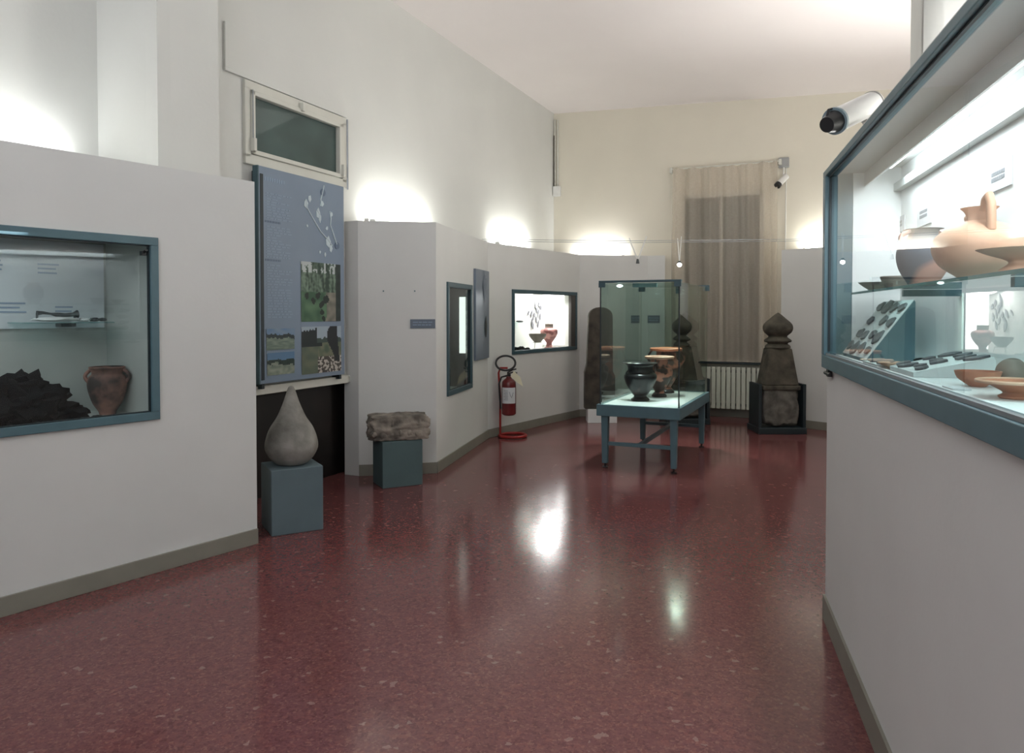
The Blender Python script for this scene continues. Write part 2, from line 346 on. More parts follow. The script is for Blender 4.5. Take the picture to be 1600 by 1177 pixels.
# ---------------------------------------------------------------- partitions
c1l = FL_.hit(-260, 500)[0]; c1r = FL_.hit(245, 372)[0]; c1t = FL_.hit(245, 372)[1]; c1b = FL_.hit(245, 655)[1]
wall('wall_left', FL_, M['part'], 0, CP, 0.08, 0, FL_.len, [(c1l, c1r, c1b, c1t)])
baseboard('baseboard_left', FL_, h=0.10)
struct(at(MB().box(0, 0.5, 0, 0.08, 0, CP).build('wall_left', M['part']), Frame(A, A + Vector((0, 0))) if False else FAB)) if False else None
wall('wall_left', FAB, M['part'], 0, CP, 0.08)
pA = A + Vector((-0.913, 0.408)) * 0.16
wall('wall_left', Frame(pA, A), M['part'], 0, CP, 0.05)
baseboard('baseboard_left', FAB); 
c3 = [FBC.hit(697.5, 440), FBC.hit(736, 446), FBC.hit(697.5, 621), FBC.hit(736, 605)]
c3l, c3r = c3[0][0], c3[1][0]; c3t = (c3[0][1]+c3[1][1])/2; c3b = (c3[2][1]+c3[3][1])/2
wall('wall_left', FBC, M['part'], 0, CP, 0.06, holes=[(c3l, c3r, c3b, c3t)])
baseboard('baseboard_left', FBC)
c2 = [FCD.hit(799.5, 452), FCD.hit(900.5, 457), FCD.hit(799.5, 553), FCD.hit(900.5, 547)]
c2l, c2r = c2[0][0], c2[1][0]; c2t = (c2[0][1]+c2[1][1])/2; c2b = (c2[2][1]+c2[3][1])/2
wall('wall_left', FCD, M['part'], 0, CP, 0.06, holes=[(c2l, c2r, c2b, c2t)])
baseboard('baseboard_left', FCD)
wall('wall_back', FDE, M['part'], 0, CP, 0.06); baseboard('baseboard_back', FDE)
wall('wall_back', FEE, M['part'], 0, CP, 0.06); baseboard('baseboard_back', FEE)
wall('wall_right', FG, M['part'], 0, CP, 0.10); baseboard('baseboard_right', FG)
baseboard('baseboard_back', FB, FB.hit(1040, 600)[0], FB.hit(1225, 600)[0], 0.12)

# ---------------------------------------------------------------- window 1 with its surround
win = thing('window_1', None, None, FM.W(0, 0, 0), FM.rot); win['kind'] = 'structure'
t = 0.036
b = MB(); b.box(wx0-0.03, wx1+0.03, -0.03, 0.03, wz1-0.02, wz1+0.05); b.box(wx0-0.03, wx1+0.03, -0.03, 0.03, wz0-0.05, wz0+0.03)
b.box(wx0-0.03, wx0+0.03, -0.03, 0.03, wz0, wz1); b.box(wx1-0.03, wx1+0.03, -0.03, 0.03, wz0, wz1); b.build('window_frame', M['winframe'], win, bevel=0.006)
b = MB(); i0, i1, j0, j1 = wx0+0.028, wx1-0.028, wz0+0.03, wz1-0.02
b.box(i0, i1, -0.045, 0.02, j1-t, j1); b.box(i0, i1, -0.045, 0.02, j0, j0+t); b.box(i0, i0+t, -0.045, 0.02, j0, j1); b.box(i1-t*1.6, i1, -0.045, 0.02, j0, j1)
b.build('sash', M['winframe'], win, bevel=0.006)
MB().box(i0+t-0.01, i1-t, -0.006, 0.0, j0+t-0.01, j1-t+0.01).build('window_pane', glass_mat('window_glass', (.97, .985, .98, 1), .4), win)
MB().box(wx0+.03, wx1-.03, 0.003, 0.018, wz0+.03, wz1-.03).build('shutter', M['shutter'], win)
for x, z, w_, h_ in ((wx0+0.035, wz0+0.10, 0.03, 0.10), (wx1-0.05, wz0+0.10, 0.03, 0.10), ((wx0+wx1)/2, wz1-0.01, 0.03, 0.07)):
    MB().box(x-w_/2, x+w_/2, -0.07, -0.03, z-h_/2, z+h_/2).build('hinge', M['winframe'], win, bevel=0.004)
b = MB(); b.tube([(wx1+0.035, -0.035, wz1+0.04), (wx1+0.035, -0.035, wz0-0.06)], 0.008); b.build('opening_rod', M['metal'], win)
b = MB(); b.tube([(wx0+0.03, -0.05, wz1-0.02), (wx0+0.03, -0.05, wz0+0.14)], 0.004); b.build('opening_rod', M['metal'], win)
# shallow boxed panel above the window
tx0, tz = FM.hit(349, 122); 
b = MB(); b.box(tx0, wx1+0.05, -0.022, -0.001, 3.30, 3.325); b.box(tx0, tx0+0.04, -0.022, -0.001, 3.325, 3.66); b.box(tx0+0.05, wx1+0.05, -0.006, -0.001, 3.33, 3.66)
struct(at(b.build('trim_1', M['wall'], bevel=0.004), FM))
# ledge under the board and dark recess below
struct(at(MB().box(nx0, nx1+0.01, -0.05, 0.10, 0.86, 0.93).build('trim_2', M['winframe'], bevel=0.008), FM))
b = MB(); b.box(nx0, nx1, 0.10, 0.13, 0.0, 0.86); 
wp = at(b.build('wooden_board', M['darkwood']), FM); tag(wp, 'dark brown wooden board closing the recess below the white ledge', 'board')

# ---------------------------------------------------------------- pictures printed on boards
def picture(name, x0, x1, z0, z1, y, fn, nx, nz, parent):
    me = bpy.data.meshes.new(name); V = []; Fc = []; Cs = []
    for j in range(nz+1):
        for i in range(nx+1): V.append((x0+(x1-x0)*i/nx, y, z0+(z1-z0)*j/nz))
    for j in range(nz):
        for i in range(nx):
            a = j*(nx+1)+i; Fc.append((a, a+1, a+nx+2, a+nx+1)); Cs.append(fn((i+.5)/nx, (j+.5)/nz))
    k = len(V); V += [(x0, y+0.003, z0), (x1, y+0.003, z0), (x1, y+0.003, z1), (x0, y+0.003, z1)]
    Fc.append((k+3, k+2, k+1, k)); Cs.append((0.5, 0.5, 0.5, 1))
    me.from_pydata(V, [], Fc); me.materials.append(M['print'])
    ca = me.color_attributes.new('Col', 'FLOAT_COLOR', 'CORNER')
    for p in me.polygons:
        for li in p.loop_indices: ca.data[li].color = Cs[p.index]
    o = bpy.data.objects.new(name, me); COL.objects.link(o); o.parent = parent; return o
def nz_(x, z, s, k=0): return noise.noise(Vector((x*s, z*s, k*5.3+1)))
def mixc(a, b, t): t = max(0, min(1, t)); return tuple(a[i]*(1-t)+b[i]*t for i in range(3)) + (1,)
def pic_meadow(x, z):
    ridge = 0.6 + 0.1*nz_(x, 0, 3, 1) - 0.12*x + 0.05*nz_(x, 0, 14, 1)
    if z > ridge + 0.18: return mixc(srgb(96, 126, 160), srgb(120, 140, 160), nz_(x, z, 4)+.5)
    if z > ridge: return mixc(srgb(24, 38, 44), srgb(40, 56, 58), nz_(x, z, 15)+.5)
    return mixc(srgb(96, 114, 104), srgb(128, 142, 128), nz_(x, z*3, 5)+z)
def pic_trees(x, z):
    e = 0.62 + 0.2*nz_(x, 0, 6, 2); bt = 0.48+0.1*nz_(x, 0, 9, 3)-0.1*x
    if z > max(e, .6) and z > .7 - .1*x: return srgb(84, 118, 150)
    if z > bt and nz_(x, z, 5, 4) > -0.25: return mixc(srgb(16, 36, 34), srgb(34, 56, 48), nz_(x, z, 14)+.5)
    return mixc(srgb(104, 118, 106), srgb(140, 148, 134), nz_(x, z, 7)+.5)
def pic_hill(x, z):
    d = math.hypot((x-0.55)*1.3, z-0.38)
    for cx_, cz_, r_ in ((.14,.43,.05),(.42,.43,.06),(.30,.35,.05),(.5,.29,.06),(.62,.38,.07),(.5,.16,.06),(.55,.04,.05)):
        if math.hypot((x-cx_)*1.1, z-cz_) < r_*(1+nz_(x, z, 12)*.6): return srgb(20, 34, 28)
    if x > 0.88: return mixc(srgb(20, 34, 32), srgb(36, 52, 46), nz_(x, z, 12)+.5)
    if z > 0.5:
        k = nz_(x*2.2, z*.5, 9, 2)+nz_(x, z, 20, 3)*.6
        if z > .82 and k > .05: return srgb(176, 184, 184)
        return mixc(srgb(36, 58, 46), srgb(112, 134, 116), .45+k)
    if x > 0.6+0.12*nz_(x, z, 6): return mixc(srgb(96, 96, 86), srgb(136, 132, 120), nz_(x, z, 9)+.5)
    return mixc(srgb(46, 82, 58), srgb(88, 122, 92), nz_(x, z, 6)+.3+.3*(0.5-z))
def pic_dig(x, z):
    if x > .72 + .1*math.sin(z*6) and z > .22 and x < .98 - .1*z: return srgb(22, 28, 32)
    if z > .66 and not (x < .38 and z < .93 + .1*nz_(x, 0, 16)):
        return srgb(150, 164, 176) if z > .72+.08*nz_(x, 0, 12, 2) else srgb(54, 70, 64)
    if z > .58 and x < .5: return srgb(20, 32, 34)
    if x < .4: return mixc(srgb(78, 92, 78), srgb(98, 104, 86), nz_(x, z, 7)+.5)
    if z < .35: return srgb(178, 172, 164) if nz_(x, z, 18) > .05 else srgb(66, 62, 56)
    return mixc(srgb(70, 88, 70), srgb(110, 112, 92), nz_(x, z, 9)+.5)

# info board standing off the wall
px0, pz1 = FM.hit(404, 258, -0.10); px1, _ = FM.hit(537, 292, -0.10); pz0 = FM.hit(480, 592, -0.10)[1]
pz1 = (pz1 + FM.hit(537, 292, -0.10)[1]) / 2
brd = thing('information_board', 'tall blue-grey information board with map and landscape photographs below the high window', 'information board', FM.W(px0, -0.10, 0), FM.rot)
PW = px1 - px0; PH = pz1 - pz0
MB().box(0, PW, 0, 0.012, pz0, pz1).build('board_sheet', M['board'], brd, bevel=0.003)
for x in (0.03, PW-0.06): MB().box(x, x+0.03, 0.0125, 0.098, pz0-0.04, pz1-0.03).build('mounting_rail', M['seam'], brd)
MB().box(-0.012, 0, -0.002, 0.05, pz0, pz1).build('edge_strip', M['teal_dk'], brd)
MB().box(.012, .045, -.003, -.0004, pz0+.03, pz1-.06).build('side_stripe', M['seam'], brd)
def bx_(u, v):
    a, z = FM.hit(u, v, -0.102); return a - px0, z
def rect(u0, v0, u1, v1):
    a, z = bx_(u0, v0); c, y = bx_(u1, v1); return a, c, y, z
for nm, r, fn, nx, nz2 in (('hillside_photograph', (470, 408, 532, 502), pic_hill, 46, 62), ('excavation_photograph', (471, 511, 533, 579), pic_dig, 46, 40),
                       ('meadow_photograph', (416, 514, 460, 545), pic_meadow, 36, 22), ('treeline_photograph', (417, 552, 460, 583), pic_trees, 36, 22)):
    a0, a1, z0, z1 = rect(*r)
    picture(nm, a0, a1, z0, z1, -0.004, fn, nx, nz2, brd)
b = MB()
for k, (u0, u1) in enumerate([(412, 452)]*46):
    if k in (10, 24): b.build('body_text', M['boardtx'], brd); b = MB()
    a0, _ = bx_(416, 300); a1, _ = bx_(456, 300); z = pz1 - 0.20 - k*0.0215
    if k in (10, 11, 24, 25): continue
    ln = (a1-a0) * (1 if random.random() > .15 else random.uniform(.4, .8)); x = a0
    while x < a0+ln-0.03:
        wl = random.uniform(.02, .07); b.box(x, min(x+wl, a0+ln), -0.002, -0.0002, z-0.004, z+0.004); x += wl+0.008
b.build('body_text', M['boardtx'], brd)
b = MB(); a0, z0 = bx_(413, 272); 
for k in range(9): b.box(a0+0.002+k*0.026, a0+0.002+k*0.026+0.018, -0.002, -0.0002, pz1-0.105, pz1-0.075)
b.build('title_text', M['boardtx'], brd)
for zz in (pz1-0.42, pz1-0.72):
    b = MB()
    for k in range(6): b.box(a0+0.004+k*0.03, a0+0.028+k*0.03, -0.002, -0.0002, zz-0.008, zz+0.008)
    b.build('heading_text', M['boarddk'], brd)
b = MB(); 
paths = [[(478,312),(480,325),(487,338),(494,350),(501,362),(512,374),(519,384)], [(506,290),(504,300),(501,312),(503,322)], [(515,330),(517,342),(516,352),(521,366),(526,382)], [(495,328),(500,336),(500,346)]]
for pth in paths: b.tube([(bx_(u, v)[0], -0.002, bx_(u, v)[1]) for u, v in pth], 0.006, 5)
for u, v, s_ in ((478,318,.035),(484,310,.025),(497,334,.035),(500,342,.025),(503,318,.03),(513,378,.035),(517,388,.03),(511,357,.02),(480,353,.012),(518,335,.018),(500,394,.014),(508,397,.02)):
    a, z = bx_(u, v); b.prism([(a+s_*math.cos(t_*1.26+s_*40)*random.uniform(.5,1.1), z+s_*1.5*math.sin(t_*1.26+s_*40)*random.uniform(.5,1.1)) for t_ in range(5)], -0.0035, -0.0004)
b.build('map_drawing', M['map'], brd)
for u, v in ((504.5, 301), (526.5, 384)):
    a, z = bx_(u, v); MB().cyl((a, -0.0005, z), (a, -0.006, z), 0.032, 16).build('map_marker', M['boarddk'], brd)

# ---------------------------------------------------------------- generic built-in display case
def display_case(fr, l, r, bt, tp, depth, label, bar=0.045, proud=0.02, lining=None, fmat=None, glass=None, floor_m=None, top=True):
    c = thing('display_case', label, 'display case', fr.W(l, 0, bt), fr.rot)
    W, H = r-l, tp-bt; fm = fmat or M['teal']; lm = lining or M['case_in']
    b = MB(); b.box(0, W, -proud, 0.03, H-bar, H); b.box(0, W, -proud, 0.03, 0, bar); b.box(0, bar, -proud, 0.03, bar, H-bar); b.box(W-bar, W, -proud, 0.03, bar, H-bar)
    b.build('frame', fm, c, bevel=0.003)
    b = MB(); g = 0.006
    b.box(bar, W-bar, -0.004, 0.016, H-bar-g, H-bar); b.box(bar, W-bar, -0.004, 0.016, bar, bar+g); b.box(bar, bar+g, -0.004, 0.016, bar, H-bar); b.box(W-bar-g, W-bar, -0.004, 0.016, bar, H-bar)
    b.build('gasket', M['seam'], c)
    MB().box(bar+0.001, W-bar-0.001, 0.002, 0.008, bar+0.001, H-bar-0.001).build('glass_pane', glass or M['glass'], c)
    b = MB(); k = 0.015
    b.box(-k, W+k, depth, depth+k, -k, H+k); b.box(-k, 0, 0.031, depth, -k, H+k); b.box(W, W+k, 0.031, depth, -k, H+k)
    if top: b.box(0, W, 0.031, depth, H, H+k)
    b.build('lining', lm, c)
    MB().box(0, W, 0.031, depth, -k, 0.008).build('case_floor', floor_m or M['case_in'], c)
    return c, W, H
def vessel(name, prof, m, loc, label, cat, group=None, n=40, handles=(), rz=0, rim=None, foot=None, th=0.006, parent_scale=1):
    t_ = thing(name, label, cat, loc, rz, group)
    inner = [(max(r-th, 0.001), z) for r, z in reversed(prof)]; inner = [p for p in inner if p[1] > prof[0][1]+th]
    MB().lathe([(0, prof[0][1])] + list(prof) + inner + [(0, prof[0][1]+th*1.5)], n).build('body', m, t_, smooth=True)
    for i, (pts, r) in enumerate(handles): MB().tube(pts, r, 10).build('handle', m, t_, smooth=True)
    if rim:
        r, z, rr, rm = rim; MB().tube([(r*math.cos(2*math.pi*k/n), r*math.sin(2*math.pi*k/n), z) for k in range(n)], rr, 8, closed=True).build('rim', rm, t_, smooth=True)
    if foot:
        r, h, fm = foot; MB().lathe([(0,0),(r,0),(r*1.02,h*.5),(r*.8,h),(0,h)], n).build('foot', fm, t_, smooth=True)
    return t_
def arc_handle(r0, z0, r1, z1, out, ang, k=9):
    pts = []
    for i in range(k):
        t_ = i/(k-1); r = r0+(r1-r0)*t_ + out*math.sin(math.pi*t_); z = z0+(z1-z0)*t_
        pts.append((r*math.cos(ang), r*math.sin(ang), z))
    return pts
def smoothp(pr, n=4):
    out = []
    for i in range(len(pr)-1):
        p0 = pr[max(i-1,0)]; p1 = pr[i]; p2 = pr[i+1]; p3 = pr[min(i+2, len(pr)-1)]
        for k in range(n):
            t_ = k/n; q = [0.5*((2*p1[j])+(-p0[j]+p2[j])*t_+(2*p0[j]-5*p1[j]+4*p2[j]-p3[j])*t_*t_+(-p0[j]+3*p1[j]-3*p2[j]+p3[j])*t_**3) for j in (0,1)]
            out.append((max(q[0], 0.002), q[1]))
    out.append(pr[-1]); return out
KRATER = smoothp([(.52,0),(.54,.04),(.42,.09),(.37,.13),(.5,.2),(.76,.38),(.94,.57),(.96,.66),(.88,.72),(.76,.76),(.74,.88),(.82,.95),(1.03,1.0)])
def krater(w_, h_): return [(r*w_/2, z*h_) for r, z in KRATER]

# ---------------------------------------------------------------- near left display case
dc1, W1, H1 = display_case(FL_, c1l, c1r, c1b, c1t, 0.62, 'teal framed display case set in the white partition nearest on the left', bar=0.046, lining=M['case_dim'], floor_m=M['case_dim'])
bx0 = W1-1.75; b = MB(); b.box(W1-1.9, W1-0.02, 0.605, 0.618, H1*0.50, H1-0.01); b.build('backdrop_panel', mat('pale_backdrop', srgb(196, 206, 210), .6, noise_amt=.03, scale=2), dc1)['label'] = 'pale blue printed backdrop'
for x, z, w_ in ((W1-.62,.86,.14),(W1-.33,.85,.12),(W1-.9,.84,.16),(W1-.55,.62,.2),(W1-.25,.6,.1),(W1-.72,.7,.3)):
    b = MB()
    for k in range(3): b.box(x-w_/2, x+w_/2*random.uniform(.6,1), 0.603, 0.605, z+k*0.025-.006, z+k*0.025+.004)
    b.build('backdrop_text', M['boardtx'], dc1)
b = MB(); b.box(W1-.085, W1-.06, -0.0, 0.03, H1-.105, H1-.08); b.cyl((W1-.072, -0.001, H1-.085), (W1-.072, -0.018, H1-.075), 0.008); b.build('lock', M['black'], dc1)
sz = FL_.hit(100, 503, 0.5)[1] - c1b
sx0 = FL_.hit(28, 498, .45)[0]-c1l; sx1 = FL_.hit(168, 498, .45)[0]-c1l
sh = MB().box(sx0, sx1, 0.36, 0.60, sz-0.008, sz).build('shelf', M['glass_shelf'], dc1, bevel=0.001)
MB().box(sx0+.25, sx0+.33, 0.52, 0.6, sz-0.03, sz-0.009).build('bracket', M['black'], sh)
c1fz = c1b + 0.009
Pl = FL_.W(c1r-.95, .33, c1t-.03); area('case_light', Pl, Pl - Vector((0, 0, 1)), .9, .25, 2.2, (.9, .96, 1.0))  # unseen fill added to brighten the interior of this case
def ray_d(fr, u, v, z):       # point on a horizontal level
    return onz(u, v, z)
P = FL_.W(FL_.hit(168, 620, .38)[0], .38, c1fz)
vessel('amphora', [(r, z) for r, z in smoothp([(.045,0),(.05,.02),(.08,.07),(.102,.14),(.107,.19),(.097,.225),(.083,.24),(.086,.262),(.098,.28),(.092,.285)])], M['brown'], P,
       'mottled brown two-handled pot on the floor of the near left case', 'pot', handles=[(arc_handle(.098,.19,.088,.268,.028,a), .011) for a in (.2, .2+math.pi)])
P = FL_.W(FL_.hit(38, 620, .3)[0], .3, c1fz)
b = MB(); b.rock((0,0,.10), (.19,.15,.13), 1, 4, .5, 2.5, flat=.10); b.rock((-.2,.02,.12), (.17,.14,.15), 5, 4, .5, 2.5, flat=.12); b.rock((.17,.0,.05), (.14,.12,.06), 3, 3, .5, 3, flat=.05); b.rock((.0,.03,.2), (.11,.1,.08), 4, 3, .6, 3)
lump = b.build('charred_mass', M['char'], smooth=True); lump.location = P; lump.rotation_euler = (0,0,FL_.rot); tag(lump, 'large black charred lump on the floor of the near left case', 'lump')
for i, (u, dd, s_, lb) in enumerate(((133, .13, .026, 'small black fragment close beside the charred lump, left of the other'), (152, .2, .028, 'small black fragment in front of the brown pot'))):
    f_ = MB().rock((0,0,.012), (s_*1.3,s_,.012), 7+i, 3, .3, flat=.011).build('charred_fragment', M['char'], smooth=True); f_.location = FL_.W(FL_.hit(u, 650, dd)[0], dd, c1fz); f_.rotation_euler = (0,0,FL_.rot)
    tag(f_, lb, 'fragment', 'small fragments on the case floor')
st = thing('bronze_bit', 'dark bronze double-ended fitting on a pale stand on the glass shelf, near left case', 'bronze fitting', FL_.W(FL_.hit(88, 495, .46)[0], .46, c1b+sz+.001), FL_.rot)
MB().rock((0,0,.014), (.13,.05,.014), 2, 3, .2, flat=.013).build('stand', M['ivory'], st, smooth=True)
b = MB(); b.tube([(-.1,0,.05),(-.07,0,.052),(-.03,0,.046),(.02,0,.036),(.05,0,.038),(.09,0,.042),(.115,0,.045)], .01, 10, rr=[.014,.009,.006,.017,.012,.012,.024]); b.cyl((-.1,0,.02),(-.1,0,.05),.006); b.cyl((.1,0,.018),(.1,0,.04),.008)
b.build('fitting', M['bronze'], st, smooth=True)
for u, s_ in ((130, .03), (148, .024), (160, .02)):
    f_ = MB().rock((0,0,.011), (s_*1.2,s_,.011), u, 3, .4, flat=.0105).build('bronze_fragment', M['bronze'] if u != 130 else M['ivory'], smooth=True)
    f_.location = FL_.W(FL_.hit(u, 495, .46)[0], .46, c1b+sz+.001); tag(f_, {130:'pale pebble-like fragment right of the bronze fitting on the glass shelf',148:'dark bronze crumb between the pale fragment and the shelf end',160:'tiny dark bronze crumb at the right end of the glass shelf'}[u], 'fragment', 'fragments on the glass shelf')

# ---------------------------------------------------------------- lamps behind the partitions
def uplight(fr, a, d, z, L, power, label, col=(1.0, .97, .9), rz=0, tilt=-1, spread=170, toward=1.0, tubeon=True):
    t_ = thing('uplight_lamp', label, 'lamp', fr.W(a, d, z), fr.rot+rz, 'uplight lamps behind the partition tops')
    b = MB(); b.box(-L/2-.03, L/2+.03, -.03, .03, -.02, .0); b.box(-L/2-.03, -L/2-.015, -.03, .03, 0, .05); b.box(L/2+.015, L/2+.03, -.03, .03, 0, .05); b.build('housing', M['plastic'], t_)
    MB().cyl((-L/2, 0, .027), (L/2, 0, .027), .013, 12).build('tube', M['lamp'], t_, smooth=True)
    Pw = fr.W(a, d, z+.05); q = Matrix.Rotation(rz, 2) @ fr.y; tg = Pw + Vector((q.x*toward, q.y*toward, .9))
    area('uplight_light', Pw, tg, L, .03, power, col, spread).rotation_euler.z += 0
    lt = COL.objects[-1]
    X = Vector((math.cos(fr.rot+rz), math.sin(fr.rot+rz), 0)); Z = -(tg-Pw).normalized(); Y = Z.cross(X).normalized(); X = Y.cross(Z)
    lt.rotation_euler = Matrix((X, Y, Z)).transposed().to_euler()
    return t_
lw = (.99, 1.0, .94)
FQ = Frame(q3, q2)
uplight(FQ, FQ.hit(-75, 240)[0], -.13, 2.40, 1.2, 2.4, 'uplight lamp behind the top of the near left partition', (.93, .97, 1.0))
uplight(FM, FM.hit(621, 345)[0], -.11, 2.35, 1.15, 6, 'uplight lamp on top of the plain column beside the information board', lw)
uplight(FM, FM.hit(797, 385)[0], -.11, 2.38, 1.25, 5.5, 'uplight lamp above the fire extinguisher corner, against the long left wall', lw)
uplight(FB, FB.hit(937, 398)[0], -.11, 2.34, .75, 3.5, 'uplight lamp above the far back partition, left of the hanging wires', (.97, .98, 1.0))
uplight(FB, FB.hit(1315, 390)[0], -.11, 2.37, .9, 6, 'uplight lamp on the far right partition, beside the large right case', lw)
FP = Frame(r0, r0 + WP*3.0)
uplight(FP, .9, -.4, 2.25, 1.2, 26, 'uplight lamp behind the large right display case, before the pier', (1.0, .99, .95))
for u, v, lb in ((573, 346, 'white lamp end bracket poking over the plain column'), (779, 384, 'white lamp end bracket poking over the partition above the extinguisher')):
    a, z = FM.hit(u, v, -.17); b = MB().box(-.012, .012, -.02, .02, -.06, .03); o = b.build('lamp_bracket', M['plastic'], bevel=.003); at(o, FM, a, -.17, z); tag(o, lb, 'bracket')

# ---------------------------------------------------------------- plain column: plaque and studs
def plate(fr, u0, v0, u1, v1, name, m, label, cat, th=.008, d=0, group=None, text=True):
    a0, z1 = fr.hit(u0, v0, d); a1, z0 = fr.hit(u1, v1, d)
    t_ = thing(name, label, cat, fr.W(a0, d, z0), fr.rot, group)
    MB().box(0, a1-a0, -th, -.0005, 0, z1-z0).build('plate', m, t_, bevel=.001)
    if text:
        W_, H_ = a1-a0, z1-z0
        for k in range(2):
            b = MB(); x = W_*.1
            while x < W_*.85: wl = random.uniform(.02, .05)*W_/.24; b.box(x, x+wl, -th-.0012, -th-.0002, H_*(.62-.3*k), H_*(.62-.3*k)+H_*.1); x += wl + W_*.03
            b.build('lettering', M['boardtx'], t_)
    return t_
plate(FAB, 641, 499, 680, 513, 'wall_plaque', M['plaque'], 'small blue-grey plaque on the plain column beside the case corner', 'plaque')
for u, v, lb in ((599, 455, 'left of the two tiny wall studs on the plain column'), (648, 455, 'right of the two tiny wall studs on the plain column, over the plaque')):
    a, z = FAB.hit(u, v); o = MB().cyl((0, 0, 0), (0, -.012, 0), .007).build('wall_stud', M['teal']); at(o, FAB, a, -.0005, z); tag(o, lb, 'stud', 'studs on the plain column')
plate(FDE, 986, 493, 999, 505, 'wall_plaque', M['plaque'], 'dark plaque on the far partition, left of the pair seen through the glass case', 'plaque')
plate(FEE, 1012, 493, 1031, 505, 'wall_plaque', M['plaque'], 'dark plaque on the far partition end, right of the pair seen through the glass case', 'plaque')

# ---------------------------------------------------------------- pedestals and stones on the left
def pedestal(u0, v0, u1, v1, h, dep, m, label):
    f = Frame(fl(u0, v0), fl(u1, v1)); W_ = f.len
    o = MB().box(0, W_, 0, dep, 0, h).build('pedestal', m, bevel=.006); at(o, f); tag(o, label, 'pedestal'); return f, W_
f1, w1 = pedestal(424.5, 839.5, 505.5, 827.6, .445, .34, M['pedestal'], 'blue-grey block pedestal carrying the drop-shaped stone')
drop = MB(); h_ = .55
drop.lathe(smoothp([(.001,0),(.09,.002),(.132,.032),(.158,.065),(.180,.118),(.173,.183),(.145,.258),(.097,.334),(.056,.431),(.025,.525),(.012,.545),(.001,.548)], 5), 48)
o = drop.build('drop_stone', M['stone'], smooth=True); o.location = f1.W(w1*.5, .17, .4455); tag(o, 'pale grey drop-shaped stone tapering to a point, on the blue-grey pedestal', 'stone')
f2, w2 = pedestal(597.8, 764.5, 660.6, 757.5, .40, .29, M['pedestal2'], 'smaller dark grey-green pedestal under the carved stone block')
b = MB(); b.rock((0,0,.105), (.285,.16,.125), 4, 5, .10, 2.2, box=.75, flat=.105)
for i in range(14):
    x = -.23+.46*(i%7)/6; z = .06+.09*(i//7); b.rock((x, -.125+.02*random.random(), z), (random.uniform(.028,.05), .03, random.uniform(.03,.05)), i, 2, .4, 2)
o = b.build('carved_stone_block', M['stone_r'], smooth=True); o.location = f2.W(w2*.5, .14, .402); o.rotation_euler = (0,0,f2.rot-.1); tag(o, 'worn carved stone block lying on the smaller dark pedestal', 'stone')

# ---------------------------------------------------------------- case 3 (narrow) and tall narrow panel
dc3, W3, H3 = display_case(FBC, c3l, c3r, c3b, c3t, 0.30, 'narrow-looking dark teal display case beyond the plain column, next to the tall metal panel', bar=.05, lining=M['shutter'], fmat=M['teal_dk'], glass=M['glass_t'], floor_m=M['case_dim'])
MB().box(W3-.05, W3-.045, .05, .12, .38, H3-.13).build('glow_panel', mat('reflection_glow', (1,1,1,1), .5, emit=0.9, ecol=(1,.98,.95,1)), dc3)  # glowing strip standing in for a bright reflection in the glass
P = FBC.W(c3l+.25, .16, c3b+.009)
o = MB().rock((0,0,.07),(.1,.08,.08),6,3,.4,2,flat=.07).build('stone_fragment', M['stone_d'], smooth=True); o.location = P; tag(o, 'dark stone fragment on the floor of the dim teal case', 'fragment')
a0, z1 = FBC.hit(739.5, 419); a1, z1b = FBC.hit(760.5, 425); z0 = FBC.hit(739.5, 564)[1]
pn = thing('information_board', 'tall slim metallic blue-grey panel hanging between the dim case and the fire extinguisher', 'information board', FBC.W(a0, -.03, z0), FBC.rot)
PW3, PH3 = a1-a0, (z1+z1b)/2-z0
m_pan = mat('panel_metallic', srgb(112, 124, 138), .35, metal=.3, noise_amt=.05)
MB().box(0, PW3, 0, .028, 0, PH3).build('panel_sheet', m_pan, pn, bevel=.003)
b = MB(); b.rock((PW3*.72, -.004, PH3*.36), (.055, .006, .12), 2, 3, .2); b.build('printed_artefact_picture', M['bronze'], pn, smooth=True)
b = MB(); b.rock((PW3*.66, -.0035, PH3*.80), (.10, .005, .14), 9, 3, .5); b.build('printed_map_picture', M['plaque'], pn, smooth=True)

# ---------------------------------------------------------------- case 2, brightly lit
dc2, W2, H2 = display_case(FCD, c2l, c2r, c2b, c2t, 0.57, 'brightly lit display case with a pink vase, beyond the fire extinguisher', bar=.045, lining=M['case_in'], fmat=M['teal_dk'])
MB().box(W2-.012, W2-.004, .2, .56, .06, H2-.01).build('glow_panel', mat('backlit_diffuser', (1,1,1,1), .5, emit=2.2, ecol=(1,.98,1,1)), dc2)['label'] = 'glowing white end panel'
MB().box(W2-.17, W2-.046, -.012, .03, .046, H2-.046).build('side_reveal', mat('dark_reveal', srgb(70, 66, 62), .5), dc2)
Pl = FCD.W(c2r-.35, .30, c2t-.03); area('case_light', Pl, (Pl.x-.2, Pl.y-.1, 1.0), .5, .3, 9, (1, .98, .97))
def c2at(u, v, d): a, z = FCD.hit(u, v, d); return FCD.W(a, d, c2b+.009)
P = c2at(858, 540, .33)
vessel('krater', smoothp([(.065,0),(.07,.018),(.048,.03),(.045,.085),(.07,.12),(.11,.18),(.128,.235),(.12,.275),(.085,.295),(.068,.30)]), M['pinkkr'], P, 'pink two-tone vase with a grey neck standing in the brightly lit case', 'vase', th=.004)
MB().lathe([(.066,.298),(.064,.30),(.064,.352),(.07,.358),(.066,.36),(.058,.352),(.058,.30)], 32).build('neck', M['greycl'], [o for o in COL.objects if o.name.startswith('krater')][-1], smooth=True)['label'] = 'grey neck'
P = c2at(840, 540, .30)
st = thing('wire_stand', 'thin white wire stand lifting the small bowl in the brightly lit case', 'stand', P)
